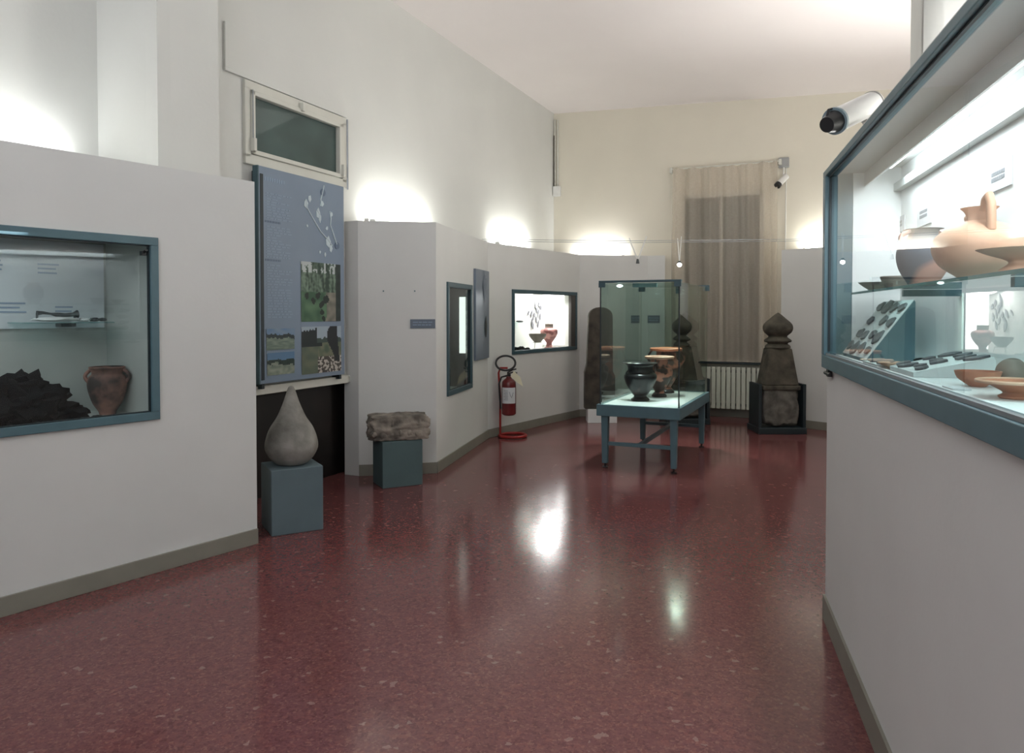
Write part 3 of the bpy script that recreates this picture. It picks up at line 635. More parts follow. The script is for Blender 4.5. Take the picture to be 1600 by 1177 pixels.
MB().tube([(.07*math.cos(k*math.pi/8), .07*math.sin(k*math.pi/8), .10) for k in range(16)], .003, 6, closed=True).build('ring', M['plastic'], st)
for k in range(3):
    a = k*2.094; MB().tube([(.07*math.cos(a), .07*math.sin(a), .10), (.09*math.cos(a), .09*math.sin(a), 0.001)], .003, 6).build('leg', M['plastic'], st)
vessel('bowl', smoothp([(.05,0),(.055,.012),(.09,.05),(.118,.09),(.122,.12)]), M['greycl'], P + Vector((0,0,.104)), 'small grey-brown bowl raised on a wire stand beside the pink vase', 'bowl')
for i, (u, d_, s_) in enumerate(((805, .47, .035), (814, .40, .042), (824, .33, .03))):
    o = MB().rock((0,0,s_*.6),(s_*1.3,s_,s_*.7),20+i,3,.35,2,flat=s_*.58).build('dark_fragment', M['char'], smooth=True); o.location = c2at(u, 545, d_)
    tag(o, ('leftmost dark lump at the bottom of the brightly lit case', 'middle dark lump at the bottom of the brightly lit case', 'rightmost, smallest dark lump at the bottom of the brightly lit case')[i], 'fragment', 'dark lumps in the lit case')
# shards mounted on the back of case 2
random.seed(11)
for i, (u, v) in enumerate(((838,478),(840,484),(843,476),(842,490),(836,492),(846,481),(832,490),(834,498),(827,489),(839,500),(845,495),(842,506),(833,507),(838,470))):
    a, z = FCD.hit(u, v, .54); ln = random.uniform(.07, .15); wd = random.uniform(.025, .06); an = random.uniform(-.5, .4)
    pts = [(0,-.5),(.45,-.15),(.3,.25),(.05,.5),(-.35,.2),(-.4,-.2)]
    pl = [((x*wd*math.cos(an)-y*ln*math.sin(an)), (x*wd*math.sin(an)+y*ln*math.cos(an))) for x, y in pts]
    o = MB().prism(pl, 0, .012).build('metal_shard', M['shard']); at(o, FCD, a, .545, z)
    tag(o, 'grey pointed shard in the cluster mounted on the back of the bright case', 'shard', 'mounted shards in the bright case')
a, z = FCD.hit(812, 504, .45); sh = thing('glass_shelf', 'small glass shelf at the left in the brightly lit case', 'shelf', FCD.W(a, .45, z), FCD.rot)
MB().box(-.14, .14, -.06, .118, -.004, 0).build('shelf_plate', M['glass_shelf'], sh)
o = MB().rock((0,0,.012),(.05,.02,.013),3,3,.3,flat=.012).build('small_fibula', M['bronze'], smooth=True); o.location = FCD.W(a, .45, z+.001); tag(o, 'tiny metal piece on the glass shelf of the bright case', 'fragment')

# ---------------------------------------------------------------- fire extinguisher on its stand
sp = onz(801, 683, 0); FX = Frame((sp.x, sp.y), (sp.x+1, sp.y))
stn = thing('extinguisher_stand', 'red tubular floor stand with round base tray holding the extinguisher', 'stand', sp, 0)
R_ = .16
MB().tube([(R_*math.cos(k*math.pi/20), R_*math.sin(k*math.pi/20), .02) for k in range(40)], .018, 10, closed=True).build('base_ring', M['redf'], stn, smooth=True)
MB().tube([(-.15, -.02, .03), (-.15, -.02, .5), (-.17, -.02, .78), (-.15, -.02, .84), (-.06, -.02, .84)], .013, 10).build('pole', M['redf'], stn, smooth=True)
hx, hz = -.085, .90
MB().tube([(hx+.118*math.cos(k*math.pi/20), .05*math.sin(k*math.pi/20)-.02, hz+.085*math.sin(k*math.pi/20)) for k in range(40)], .013, 8, closed=True).build('top_hoop', M['black'], stn, smooth=True)['label'] = 'black hoop'
ex = thing('fire_extinguisher', 'red fire extinguisher with white label and hanging tag by the left wall', 'fire extinguisher', sp + Vector((-.045, -.03, .27)))
MB().lathe(smoothp([(.001,0),(.06,.0),(.083,.02),(.086,.05),(.086,.36),(.07,.42),(.035,.45),(.03,.47),(.001,.472)], 3), 32).build('cylinder', M['red'], ex, smooth=True)
b = MB()
def band(b, r, a0, a1, z0, z1, n=14):
    V = [[b.b.verts.new((r_*math.cos(a0+(a1-a0)*i/n), r_*math.sin(a0+(a1-a0)*i/n), z)) for i in range(n+1)] for r_, z in ((r, z0), (r, z1))]
    for i in range(n): b.b.faces.new((V[0][i], V[0][i+1], V[1][i+1], V[1][i]))
band(b, .088, -2.7, -.5, .15, .34); b.build('label_wrap', M['paper'], ex, smooth=True)['label'] = 'white label'
b = MB(); 
for k in range(7): band(b, .0888, -2.3+.1*(k%2), -1.7, .30-k*.018, .306-k*.018, 4)
b.tube([(.088*math.cos(a)*1.01, .088*math.sin(a)*1.01, z) for a, z in ((-1.5,.29),(-1.35,.24),(-1.2,.22),(-.95,.28))], .003, 6); b.build('label_print', M['ink'], ex)
b = MB(); b.cyl((0,0,.47),(0,0,.50),.022); b.tube([(-.02,0,.50),(.05,-.01,.52),(.10,-.01,.51)], .009, 8); b.tube([(-.02,0,.515),(.05,-.01,.55),(.09,-.01,.56)], .008, 8); b.build('valve', M['black'], ex, smooth=True)
MB().tube([(-.02,0,.48),(-.09,0,.46),(-.12,-.01,.38),(-.11,-.02,.22),(-.1,-.02,.08)], .011, 8).build('hose', M['black'], ex, smooth=True)
b = MB(); q = [(.02,.47),(.10,.40),(.17,.35),(.14,.46),(.06,.54)]; b.prism(q, -.05, -.047); b.build('tag', M['papery'], ex)['label'] = 'cream paper tag'

# ---------------------------------------------------------------- stele, obelisks, radiator, curtain, back window
sp = onz(941, 661, 0); 
b_ = MB().box(-.20, .20, -.02, .24, 0, .185).build('plinth', M['white'], bevel=.004); b_.location = sp; tag(b_, 'low white plinth under the dark round-topped stele', 'plinth')
b = MB(); W_ = .165; pts = [(-.22, 0), (.2, 0), (.2, .45), (.17, .52), (W_, 1.28)] + [(W_*math.cos(a)-.0, 1.28+.12*math.sin(a)) for a in [math.pi*k/10 for k in range(1, 10)]] + [(-W_, 1.28), (-.19, .62), (-.22, .5)]
b.prism(pts, 0, .14); o = b.build('stele', M['slate'], bevel=.012); o.location = sp + Vector((-.02, .03, .187)); tag(o, 'tall dark stone stele with rounded top standing left of the glass table case', 'stele')
def obelisk(u, v, label, plabel, rz=0):
    p = onz(u, v, 0)
    s_ = thing('obelisk_support', plabel, 'support', p, rz)
    MB().box(-.30, .30, -.2, .25, 0, .08).build('base_block', M['seam'], s_, bevel=.006)
    for x in (-.28, .27): MB().box(x-.012, x+.024, -.18, .2, .081, .62).build('side_plate', M['seam'], s_)
    t_ = thing('stone_obelisk', label, 'obelisk', p + Vector((0, 0, .082)), rz)
    MB().rock((0, 0, .27), (.26, .17, .30), 3, 5, .12, 1.6, box=.55, flat=.265).build('rough_base', M['stone_m'], t_, smooth=True)
    MB().tbox((0,0), (.235,.17), .46, (0,0), (.235,.17), .52).tbox((0,0), (.215,.16), .521, (0,0), (.14,.12), .98).build('shaft', M['stone_d'], t_, bevel=.015)
    MB().lathe(smoothp([(.001,.975),(.14,.98),(.155,1.0),(.14,1.02),(.12,1.035),(.13,1.05),(.16,1.06),(.165,1.08),(.14,1.10),(.115,1.12),(.12,1.14),(.165,1.18),(.182,1.235),(.165,1.29),(.10,1.35),(.045,1.40),(.001,1.43)], 3), 40).build('onion_finial', M['stone_d'], t_, smooth=True)
    return t_
obelisk(1214, 675, 'dark stone obelisk with onion-shaped tip standing right of the radiator', 'black metal support holding the obelisk right of the radiator')
obelisk(1070, 661, 'dark stone obelisk with onion-shaped tip behind the glass table case, left of the curtain', 'black metal support holding the obelisk behind the glass table case')
# back window (dark) behind the curtain
ww0 = FB.hit(1070, 400)[0]; ww1 = FB.hit(1187, 400)[0]; zt = FB.hit(1130, 308)[1]; zb = .84
b = MB(); b.box(ww0-.05, ww0, -.03, -.001, zb, zt+.05); b.box(ww1, ww1+.05, -.03, -.001, zb, zt+.05); b.box(ww0-.05, ww1+.05, -.03, -.001, zt, zt+.05); b.box((ww0+ww1)/2-.012, (ww0+ww1)/2+.012, -.02, -.001, zb, zt)
wn = thing('window_2', None, None, FB.W(0, 0, 0), FB.rot); wn['kind'] = 'structure'; b.build('window_frame', M['winframe'], wn)
for x0, x1 in ((ww0, (ww0+ww1)/2-.03), ((ww0+ww1)/2+.03, ww1)): MB().box(x0, x1, -.012, -.002, zb, zt).build('window_pane', M['winglass'], wn)
struct(at(MB().box(ww0-.12, ww1+.25, -.14, -.001, .775, .80).build('trim_3', M['seam'], bevel=.004), FB))
k0 = FB.hit(1050, 264, -.14); k1 = FB.hit(1215, 252, -.14); zt = (k0[1]+k1[1])/2; zb = .81
cu = thing('curtain', 'sheer beige floor-length curtain over the back window', 'curtain', FB.W(k0[0], -.14, 0), FB.rot)
Wc = k1[0]-k0[0]; nx, nz = 260, 16; me = bpy.data.meshes.new('curtain_cloth'); V = []; Fc = []
for j in range(nz+1):
    t_ = j/nz
    for i in range(nx+1):
        x = Wc*i/nx; ph = x*30 + 2.2*math.sin(x*3.1+1); amp = .034+.010*(1-t_)+.014*math.sin(x*5.3)
        y = amp*math.sin(ph) + .012*math.sin(x*61+2*t_) * (.4+.6*t_)
        sag = -.025*math.sin(i/nx*math.pi)*(1 if j == nz else .6) + (.012*abs(math.sin(x*24)) if j == nz else 0)
        V.append((x*(1+.0*(1-t_)) - .02*math.sin(math.pi*t_)*(1 if i < nx/2 else -1)*abs(i/nx-.5), y, zb+(zt-zb)*t_+sag*(t_**6)))
for j in range(nz):
    for i in range(nx): a = j*(nx+1)+i; Fc.append((a, a+1, a+nx+2, a+nx+1))
me.from_pydata(V, [], Fc); me.materials.append(M['curtain'])
for p in me.polygons: p.use_smooth = True
co = bpy.data.objects.new('curtain_cloth', me); COL.objects.link(co); co.parent = cu
MB().tube([(-.03, .03, zt+.0), (Wc+.05, .03, zt)], .012, 8).build('curtain_rod', M['winframe'], cu)
for x in (-.02, Wc+.03): MB().box(x-.02, x+.02, .02, .139, zt-.05, zt+.03).build('rod_bracket', M['winframe'], cu, bevel=.004)
# radiator
ra = FB.hit(1096, 600, -.12)[0]; rb = FB.hit(1196, 600, -.12)[0]
rd = thing('radiator', 'cream column radiator on the back wall under the curtain', 'radiator', FB.W(ra, -.12, .13), FB.rot)
n = 13; wd = (rb-ra)/n*1.02
for k in range(n): MB().box(k*wd+.006, k*wd+wd-.006, -.03, .05, 0, .60).build('section', M['rad'], rd, bevel=.008)
for z_ in (.04, .52): MB().box(0, n*wd, 0, .03, z_, z_+.04).build('header_pipe', M['seam'], rd)
for x in (.1, n*wd-.1): MB().box(x-.015, x+.015, .05, .119, .45, .5).build('wall_bracket', M['seam'], rd)
MB().tube([(-.005, .01, .06), (-.06, .01, .06), (-.06, .01, -.129)], .012, 8).build('supply_pipe', M['seam'], rd)

# pipes and box in the far left corner
cp = thing('conduit', 'thin white conduit pipes running down the far left corner to a small box', 'conduit', FB.W(0, 0, 0), FB.rot)
zt = FB.hit(868, 188)[1]; zb = FB.hit(866, 298)[1]
MB().tube([(.03, -.03, zt), (.03, -.03, zb)], .011, 8).build('pipe', M['winframe'], cp); MB().tube([(.075, -.02, zt), (.075, -.02, zb)], .011, 8).build('pipe', M['winframe'], cp)
MB().box(.005, .125, -.07, -.001, zb-.10, zb+.06).build('junction_box', M['plastic'], cp, bevel=.01)
MB().tube([(.02, -.04, zt-.25), (.02, -.04, zb-.02)], .008, 8).build('cable', M['stone_d'], cp)
# camera beside the curtain
a, z = FB.hit(1225, 255); cc = thing('security_camera', 'small security camera on the back wall right of the curtain', 'security camera', FB.W(a, 0, z), FB.rot)
MB().box(-.07, .07, -.06, -.001, -.07, .07).build('mount_box', mat('grey_plastic', srgb(150, 152, 152), .5), cc, bevel=.01)
MB().tube([(.0, -.05, -.07), (.0, -.07, -.2), (-.02, -.10, -.24)], .012, 8).build('arm', M['plastic'], cc)
MB().cyl((.04, -.08, -.2), (-.05, -.17, -.31), .042, 16).build('camera_body', M['plastic'], cc, smooth=True)
MB().cyl((-.052, -.172, -.312), (-.075, -.195, -.345), .047, 16).build('lens_shade', M['black'], cc, smooth=True)
MB().tube([(.03, -.01, -.07), (.03, -.01, -1.42)], .006, 6).build('cable', M['plastic'], cc)

# ---------------------------------------------------------------- glass table case
fa, fb_, fc, fd = [Vector(fl(*p)) for p in ((946.6, 730.5), (1053, 740), (1003.7, 692.5), (1096, 699.3))]
ux = ((fb_-fa).normalized() + (fd-fc).normalized()).normalized(); fy = Vector((-ux.y, ux.x)); Ln = ((fc-fa).dot(fy) + (fd-fb_).dot(fy))/2; Wn = ((fb_-fa).dot(ux)+(fd-fc).dot(ux))/2
ctr = (fa+fb_+fc+fd)/4; org = ctr - ux*Wn/2 - fy*Ln/2
T = thing('table_display_case', 'free-standing glass case on a blue-grey metal table in the middle of the hall', 'display case', (org.x, org.y, 0), math.atan2(ux.y, ux.x))
ov = .07; X0, X1, Y0, Y1 = -ov, Wn+ov, -ov, Ln+ov; ZA, ZB, ZT = .51, .62, 1.795
b = MB(); b.box(X0, X1, Y0, Y0+.04, ZA, ZB); b.box(X0, X1, Y1-.04, Y1, ZA, ZB); b.box(X0, X0+.04, Y0+.04, Y1-.04, ZA, ZB); b.box(X1-.04, X1, Y0+.04, Y1-.04, ZA, ZB)
b.build('apron', M['teal'], T, bevel=.004)
MB().box(X0+.04, X1-.04, Y0+.04, Y1-.04, ZB-.03, ZB-.006).build('display_top', M['white'], T)
for x in (0, Wn):
    for y in (0, Ln):
        MB().tbox((x, y), (.026, .026), .045, (x, y), (.034, .034), ZA-.001).build('leg', M['teal'], T, bevel=.004)
        MB().cyl((x, y, .001), (x, y, .012), .028, 16).cyl((x, y, .012), (x, y, .046), .01, 10).build('foot', M['black'], T)
for y in (0, Ln): MB().box(.03, Wn-.03, y-.015, y+.015, .22, .255).build('stretcher', M['teal'], T, bevel=.003)
MB().box(Wn/2-.018, Wn/2+.018, .016, Ln-.016, .22, .255).build('stretcher', M['teal'], T, bevel=.003)
g = .035; gx0, gx1, gy0, gy1 = X0+g, X1-g+.015, Y0+g-.01, Y1-g
for nm, a_ in (('front', (gx0, gx1, gy0, gy0+.006)), ('back', (gx0, gx1, gy1-.006, gy1)), ('left', (gx0, gx0+.006, gy0+.007, gy1-.007)), ('right', (gx1-.006, gx1, gy0+.007, gy1-.007))):
    MB().box(*a_, ZB-.005, ZT-.008).build('glass_pane', M['glass_t'], T)
MB().box(gx0, gx1, gy0, gy1, ZT-.007, ZT-.001).build('glass_lid', M['glass_t'], T)
for x in (gx0-.004, gx1+.001):
    MB().box(x-.004, x+.007, gy0-.005, gy0+.005, ZB-.07 if x > 0 and x > gx0 else ZB, ZT-.01).build('edge_seal', M['seam'], T)
for y0_, y1_ in ((gy0-.01, gy0+.045), (gy1-.045, gy1+.01)):
    MB().box(gx0-.02, gx1+.02, y0_, y1_, ZT, ZT+.02).build('top_rail', M['teal_dk'], T, bevel=.003)
    for x in (gx0-.02, gx1-.045): MB().box(x, x+.065, y0_, y0_+.012 if y0_ < 0 else y1_, ZT-.045, ZT-.0005).build('rail_clip', M['teal_dk'], T)
MB().box((gx0+gx1)/2+.03, (gx0+gx1)/2+.09, gy1-.04, gy1-.008, ZT-.07, ZT-.008).build('rail_clip', M['teal_dk'], T)
b = MB(); b.box(gx0+.30, gx0+.53, gy0+.05, gy0+.09, ZT-.045, ZT-.01); b.build('lamp_housing', mat('pale_reflector', srgb(150, 186, 190), .3), T)
MB().rock((gx0+.17, gy0+.06, ZT-.03), (.03,.025,.014), 1, 2, .05).build('spot_glow', mat('small_led', (1,1,1,1), .4, emit=5, ecol=(.85, 1, 1, 1)), T, smooth=True)['label'] = 'small lit lamp'
TW = Matrix.Translation((org.x, org.y, 0)) @ Matrix.Rotation(math.atan2(ux.y, ux.x), 4, 'Z')
for yy_, e_ in ((.12, 42), (.75, 20)):
    l_ = bpy.data.lights.new('case_spot', 'SPOT'); l_.energy = e_; l_.spot_size = math.radians(75); l_.spot_blend = .6; l_.shadow_soft_size = .03; l_.color = (.93, 1, 1)
    o_ = bpy.data.objects.new('case_spot', l_); COL.objects.link(o_); o_.location = TW @ Vector((Wn*.45, yy_, ZT-.06))
def tp(u, v):
    p = onz(u, v, ZB-.006); return Vector((p.x, p.y, ZB-.005))
P = tp(1003, 628); P = Vector((P.x, P.y, ZB-.005)); P.y += .10
vessel('black_krater', krater(.345, .385), M['blackgl'], P, 'black glazed krater with flared rim at the front of the glass table case', 'krater',
       handles=[(arc_handle(.155,.27,.13,.31,.01,a), .008) for a in (.3, .3+math.pi)])
def redk(P, k, m, label, ang, rimm):
    prof = smoothp([(r*k, z*k) for r, z in [(.075,0),(.085,.02),(.072,.05),(.06,.07),(.105,.15),(.16,.26),(.17,.33),(.15,.375),(.12,.40),(.115,.48),(.13,.50)]])
    rk = vessel('red_figure_krater', prof, m, P, label, 'krater', handles=[(arc_handle(.16*k,.32*k,.165*k,.495*k,.045*k,a), .013*k) for a in (ang, ang+math.pi)])
    MB().lathe([(r*k, z*k) for r, z in [(.12,.49),(.183,.495),(.19,.520),(.178,.527),(.11,.52),(.11,.5)]], 48).build('rim', rimm, rk, smooth=True)['label'] = 'wide pale orange rim'
    MB().lathe([(r*k, z*k) for r, z in [(.0,0),(.098,0),(.095,.022),(.071,.05),(.0,.05)]], 40).build('foot', M['blackgl'], rk, smooth=True)
P = tp(1030, 620); redk(P, .82, M['redfig'], 'smaller red-figure krater with pale lip standing directly behind the black krater', 1.1, mat('pale_lip_clay', srgb(206, 160, 138), .45, noise_amt=.08))
P = tp(1030, 620) + Vector((.155, .40, 0)); redk(P, .95, M['redfig2'], 'largest red-figure krater with wide orange rim, at the back of the glass table case', -.25, M['rimred'])

# ---------------------------------------------------------------- low-voltage cable lights over the table case
zc = 2.42
cA = Vector((-1.1, 8.3)); 
for k, (v, lb) in enumerate(((371, 'nearer of the two thin lighting cables strung across the hall'), (371, 'farther of the two thin lighting cables strung across the hall'))):
    y = 8.55 + .22*k
    o = MB().tube([(-.35, y, 2.36), (1.3, y, 2.34), (5.3, y, 2.38)], .0028, 6).build('lighting_cable', M['metal']); tag(o, lb, 'cable')
def zat(v, y): return EYE.z + ray(800, v).z/ray(800, v).y*y
def xat(u, y): return (u-800)/F*y*1.0
ya, yb = 8.55, 8.77
v1 = thing('cable_spotlight', 'unlit cable spotlight hanging on a V of two wires over the glass table case', 'spotlight', (xat(996, 8.66), 8.66, zat(408, 8.66)))
zz = zat(371, 8.66)-zat(408, 8.66)
for x, y in ((-.085, .1), (.085, -.1)): MB().tube([(x, y, zz), (0, 0, .01)], .007, 6).build('wire', M['plastic'], v1)
MB().cyl((0,0,.025), (0,0,-.03), .012, 12, .022).build('lamp_head', M['bronze'], v1)
v2 = thing('cable_spotlight', 'lit halogen cable spotlight with a glowing bulb, left edge of the curtain', 'spotlight', (xat(1061, 8.66), 8.66, zat(414, 8.66)))
zz = zat(371, 8.66)-zat(414, 8.66)
for y in (-.1, .1): MB().tube([(.0, y, zz), (0, 0, .03)], .005, 6).build('wire', M['plastic'], v2)
MB().cyl((0,0,.045), (0,0,.02), .012, 12, .03).build('lamp_head', M['bronze'], v2)
MB().rock((0,-.005,-.0), (.026,.026,.024), 1, 2, 0).build('bulb', M['bulb'], v2, smooth=True)
l = bpy.data.lights.new('halogen_light', 'SPOT'); l.energy = 70; l.spot_size = math.radians(93); l.spot_blend = .9; l.shadow_soft_size = .03; l.color = (1, .93, .82)
lo = bpy.data.objects.new('halogen_light', l); COL.objects.link(lo); lo.location = v2.location + Vector((0, -.02, -.05)); lo.rotation_euler = (Vector((1.45, 7.65, 0)) - lo.location).to_track_quat('-Z', 'Y').to_euler()

# ---------------------------------------------------------------- large right display case
WT = 2.222; RB, RT = 1.236, 2.19; RL = 4.2; DR = .42
FRM = FR_
wall('wall_right', FR_, M['part'], 0, RB, .5)
b = MB(); b.box(0, FR_.len, 0, .5, RT, WT); b.box(0, FR_.len, .46, .5, RB, RT); b.box(0, .03, .03, .46, RB, RT); struct(at(b.build('wall_right', M['part']), FR_))
struct(at(MB().box(.0, FR_.len, -.012, -.0005, 0, .115).build('baseboard_right', M['base']), FR_))
rc = thing('wall_display_case', 'large bright white display case full of pottery in the right partition', 'display case', FR_.W(0, 0, RB), FR_.rot)
H_ = RT-RB; e = -.02
MB().box(e, RL, -.025, .03, 0, .062).build('bottom_rail', M['teal'], rc, bevel=.003)
MB().box(e, RL, -.025, .03, H_-.028, H_).build('top_rail', M['teal'], rc, bevel=.003)
MB().box(e, .045, -.025, .03, .0625, H_-.0285).build('side_rail', M['teal'], rc, bevel=.003)
MB().box(.046, RL, .004, .012, .0625, H_-.0285).build('glass_pane', M['glass'], rc)
MB().box(.05, RL, -.016, -.002, .063, .073).build('glass_track', M['metal'], rc)
b = MB(); b.box(.046, RL, -.006, .0035, H_-.036, H_-.0288); b.box(.046, .054, -.006, .0035, .08, H_-.036); b.build('gasket', M['seam'], rc)
MB().box(.031, .04, .031, .10, .07, H_-.01).build('side_reveal', M['teal'], rc)
MB().box(.041, RL, .31, .325, .07, H_-.001).build('back_panel', M['white'], rc)
MB().box(.031, .041, .101, .325, .07, H_-.001).build('end_panel', M['white'], rc)
MB().box(.041, RL, .031, .31, .05, .066).build('case_floor', M['white'], rc)
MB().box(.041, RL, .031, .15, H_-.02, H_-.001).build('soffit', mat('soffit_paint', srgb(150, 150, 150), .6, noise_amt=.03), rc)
MB().box(.041, RL, .15, .16, H_-.085, H_-.001).build('lamp_valance', M['white'], rc)
MB().box(.05, RL, .275, .309, H_-.115, H_-.08).build('hanging_rail', mat('grey_rail', srgb(170, 176, 176), .5), rc)
ls = MB()
for k in range(3): ls.cyl((.25+k*1.3, .215, H_-.03), (1.45+k*1.3, .215, H_-.03), .013, 12)
ls.build('tube_lamp', M['lampc'], rc, smooth=True)
for k in range(3):
    p = FR_.W(.85+k*1.3, .225, RT-.055); a_ = area('case_light', p, p - Vector((0, 0, 1)), .1, 1.15, 6.5, (.9, .97, 1.0))
    a_.rotation_euler = (0, 0, FR_.rot + math.pi/2)
SZ = 1.597
MB().box(.14, RL, .08, .29, SZ-RB-.010, SZ-RB).build('shelf', M['glass_shelf'], rc)
MB().box(.14, RL, .0785, .0799, SZ-RB-.010, SZ-RB).build('shelf_edge', M['glass_edge'], rc)
for x in (.9, 1.9): MB().box(x-.012, x+.012, .12, .309, SZ-RB-.035, SZ-RB-.011).build('shelf_bracket', M['teal_dk'], rc)
b = MB(); b.box(.10, .15, -.02, .0, -.035, -.002); b.cyl((.06, -.018, -.022), (.2, -.018, -.022), .009); b.build('lock', M['black'], rc)
def rat(u, d, z, dz=0): return FR_.W(FR_.hit(u, 500, d)[0], d, z + dz)
S_ = SZ+.001; FZ = RB+.0665
# --- shelf
def sc2(pr, a, b): return [(r*a, z*b) for r, z in pr]
vessel('flat_bowl', smoothp([(.02,0),(.028,.006),(.055,.025),(.075,.042)]), M['greycl'], FR_.W(.24, .165, S_), 'grey flat bowl at the left end of the upper shelf, right case', 'bowl', th=.004)
vessel('small_bowl', smoothp([(.04,0),(.045,.01),(.062,.045),(.066,.06)]), M['greycl'], FR_.W(.42, .21, S_), 'small grey-blue bowl between the flat bowl and the striped jar, right case', 'bowl', th=.004)
vessel('striped_jar', smoothp(sc2([(.075,0),(.085,.02),(.125,.08),(.14,.15),(.12,.205),(.085,.235),(.075,.25),(.085,.268),(.105,.272)], .62, .74)), M['terra_s'], rat(1441, .17, S_), 'pinkish jar with dark painted patches on the upper shelf of the right case', 'jar',
       handles=[(arc_handle(.07,.148,.055,.194,.03,a), .008) for a in (.2, .2+math.pi)], th=.004)
P = rat(1528, .168, S_); k_ = .80
jg = vessel('globular_jug', smoothp(sc2([(.06,0),(.075,.012),(.125,.05),(.148,.10),(.14,.145),(.10,.18),(.05,.20),(.042,.205)], k_, k_)), M['terra_l'], P, 'large pale buff globular jug with loop handle on the upper shelf', 'jug')
dirx = Vector((math.cos(FR_.rot), math.sin(FR_.rot), 0))
MB().lathe(smoothp(sc2([(.044,.19),(.04,.215),(.046,.235),(.06,.25)], k_, k_)), 32).build('neck', M['terra_l'], jg, smooth=True)
MB().tube([(dirx*x + Vector((0,0,z)))*k_ for x, z in ((.045,.235),(.06,.27),(.09,.28),(.108,.25),(.112,.2),(.115,.16))], .012, 12).build('handle', M['terra_l'], jg, smooth=True)
MB().tube([(-dirx*x + Vector((0,0,z)))*k_ for x, z in ((.03,.19),(.07,.215),(.105,.225))], .014, 12).build('spout', M['terra_l'], jg, smooth=True)
vessel('footed_plate', smoothp([(.04,0),(.045,.01),(.025,.025),(.03,.035),(.07,.05),(.095,.062)]), M['terra_l'], rat(1592, .175, S_), 'wide shallow footed plate at the right end of the visible upper shelf', 'plate', th=.005)
# --- case floor
def sloped(name, s0, s1, d0, d1, z0, z1, label, ns, nd, slabel, sgroup, m, seed, th=None):
    """a board lying between s0..s1 along the case whose face rises from the glass side to the back"""
    random.seed(seed); base = FR_.W(s0, d0, FZ)
    t_ = thing(name, label, name.replace('_', ' '), base, FR_.rot)
    D_, Wd = d1-d0, s1-s0; bm_ = MB(); A_ = []; 
    prof = [(0, 0), (0, z0), (D_-.004, z1), (D_, z1-.008), (D_, 0)]
    L0 = [bm_.b.verts.new((0, y, z)) for y, z in prof]; L1 = [bm_.b.verts.new((Wd, y, z)) for y, z in prof]
    bm_.b.faces.new(L0); bm_.b.faces.new(L1[::-1])
    for i in range(5): bm_.b.faces.new((L0[i], L1[i], L1[(i+1) % 5], L0[(i+1) % 5]))
    bm_.build('board', M['teal'] if z1 > .15 else m, t_)
    sl = math.atan2(z1-z0, D_-.004); nrm = Vector((0, -math.sin(sl), math.cos(sl)))
    R3 = Matrix.Rotation(FR_.rot, 3, 'Z'); Lf = math.hypot(D_-.004, z1-z0)
    o = MB().box(0, Wd, 0, Lf, .0005, .003).build('face_sheet', m, t_); o.location = (0, 0, z0); o.rotation_euler = (sl, 0, 0)
    for i in range(ns):
        for j in range(nd):
            if random.random() < .12: continue
            x = Wd*(i+.5)/ns + random.uniform(-.01, .01); q = Lf*(j+.5)/nd + random.uniform(-.008, .008)
            pts = [(math.cos(a)*random.uniform(.55, 1.2), math.sin(a)*random.uniform(.55, 1.2)) for a in [2*math.pi*g_/7 for g_ in range(7)]]
            f_ = random.uniform(.3, .52); o = MB().prism([(p[0]*Wd/ns*f_, p[1]*Lf/nd*f_) for p in pts], 0, .008, plane='xy').build('pottery_sherd', M['shard'], bevel=.001)
            o.location = base + R3 @ (Vector((x, q*math.cos(sl), z0+q*math.sin(sl))) + nrm*.0032)
            o.rotation_euler = (R3 @ Matrix.Rotation(sl, 3, 'X')).to_euler(); tag(o, slabel, 'sherd', sgroup)
sloped('display_board', .12, .65, .05, .225, .012, .25, 'steep wedge board with mounted grey sherds at the left end of the right case', 4, 4, 'grey pottery sherd fixed on the steep wedge board', 'sherds on the steep wedge board', M['ivory'], 5)
sloped('small_tray', .68, .92, .03, .12, .006, .012, 'small flat white tray just right of the steep wedge board', 3, 1, 'dark sherd lying on the small flat tray beside the wedge board', 'sherds on the small flat tray', M['ivory'], 6)
sloped('sherd_tray', 1.06, 1.36, .045, .27, .012, .062, 'large low sloping white tray in the middle of the right case floor', 4, 3, 'dark sherd lying on the large low sloping tray', 'sherds on the large sloping tray', M['ivory'], 7)
sloped('narrow_tray', .90, 1.04, .16, .29, .012, .05, 'narrow white sloping tray between the wedge board and the large tray', 2, 2, 'dark sherd lying on the narrow sloping tray', 'sherds on the narrow tray', M['ivory'], 8)
vessel('beige_dish', smoothp([(.03,0),(.035,.005),(.055,.014),(.066,.022)]), M['terra_l'], FR_.W(.975, .088, FZ), 'low beige dish before the narrow tray, right case floor', 'dish', th=.004)
o = MB().rock((0,0,.014),(.07,.025,.016),5,3,.3,flat=.014).build('dark_implement', M['char'], smooth=True); o.location = FR_.W(.775, .245, FZ); o.rotation_euler = (0, 0, FR_.rot+.6); tag(o, 'dark elongated piece lying behind the wedge board, right case floor', 'implement')
vessel('shallow_bowl', smoothp([(.02,0),(.026,.005),(.048,.022),(.056,.042)]), M['terra'], rat(1529, .135, FZ), 'terracotta shallow bowl right of the sloping tray', 'bowl', th=.004)
vessel('footed_bowl', smoothp([(.028,0),(.032,.006),(.022,.014),(.045,.028),(.075,.040)]), M['terra'], rat(1586, .115, FZ), 'terracotta footed plate with a pale rim at the right edge of the case floor', 'plate', rim=(.075,.040,.004,M['terra_l']), th=.004)
cpv = vessel('tilted_cup', smoothp([(.018,0),(.026,.008),(.034,.03),(.036,.05)]), M['greycl'], rat(1590, .225, FZ, .022), 'dark hollow cup tipped on its side behind the footed plate', 'cup', th=.004)
cpv.rotation_euler = (0, math.radians(-62), FR_.rot)
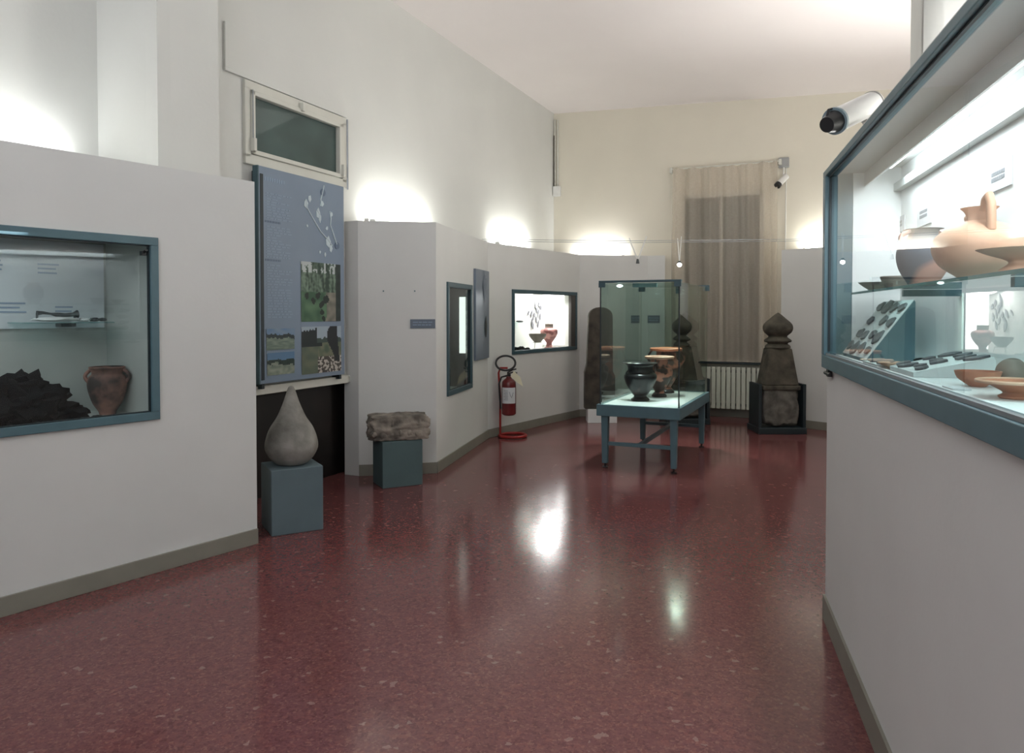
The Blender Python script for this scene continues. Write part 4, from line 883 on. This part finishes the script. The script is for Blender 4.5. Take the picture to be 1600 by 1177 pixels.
o = MB().box(-.045, .045, -.022, .022, 0, .004).build('caption_card', M['paper'], bevel=.001); o.location = rat(1496, .06, FZ); o.rotation_euler = (0, 0, FR_.rot); tag(o, 'small white caption card lying at the front of the right case floor', 'caption card')
for u0, v0, v1_, u1, lb in ((1542, 262, 304, 1580, 'largest white caption card on the case back wall, above the buff jug'), (1433, 322, 356, 1454, 'middle white caption card on the case back wall, above the striped jar'), (1399, 342, 366, 1413, 'smallest, farthest white caption card on the case back wall')):
    a0, z1 = FR_.hit(u0, v0, .305); a1, _ = FR_.hit(u1, v0, .305); z0 = FR_.hit(u0, v1_, .305)[1]
    t_ = thing('caption_card', lb, 'caption card', FR_.W(a0, .3055, z0), FR_.rot)
    MB().box(0, a1-a0, 0, .004, 0, z1-z0).build('card', mat('caption_grey', srgb(195, 198, 202), .7, noise_amt=.02), t_)
    for r_ in range(2):
        b = MB(); x = (a1-a0)*.2
        while x < (a1-a0)*.75: b.box(x, x+.012, -.001, -.0002, (z1-z0)*(.55-.2*r_), (z1-z0)*(.55-.2*r_)+.012); x += .016
        b.build('caption_text', M['ink'], t_)
# ---------------------------------------------------------------- white security camera above the right partition
y = 4.0
c0 = EYE + ray(1362, 162) * 4.05; c1_ = EYE + ray(1303, 190) * 3.85
sc = thing('security_camera', 'white cylindrical security camera with black lens above the right display case', 'security camera', c0)
d = c1_ - c0; L_ = d.length; dn = d.normalized()
MB().cyl((0,0,0), dn*(L_*.95), .064, 28).build('camera_body', M['plastic'], sc, smooth=True, bevel=.004)
MB().cyl(-dn*.012, -dn*.001, .067, 28).build('end_cap', mat('grey_cap', srgb(165, 163, 158), .5), sc, smooth=True)
MB().cyl(dn*(L_*.951), dn*(L_*.99), .071, 28).build('front_ring', mat('grey_ring', srgb(130, 150, 158), .4), sc, smooth=True)
MB().cyl(dn*(L_*.991), dn*(L_*1.18), .058, 20, .04).build('lens_hood', M['black'], sc, smooth=True)
up = Vector((0, 0, 1)); sd = dn.cross(up).normalized()
MB().tube([dn*L_*1.0+up*.07, dn*(L_*1.14)+up*.075, dn*(L_*1.2)+up*.03], .006, 6).build('lens_clip', M['black'], sc)
w_ = Vector((r0.x, r0.y, c0.z+.02)) - c0
MB().tube([dn*.08-up*.071, dn*.02-up*.12, Vector((w_.x+.03, w_.y+.02, -.12))], .018, 10).build('wall_arm', M['plastic'], sc, smooth=True)
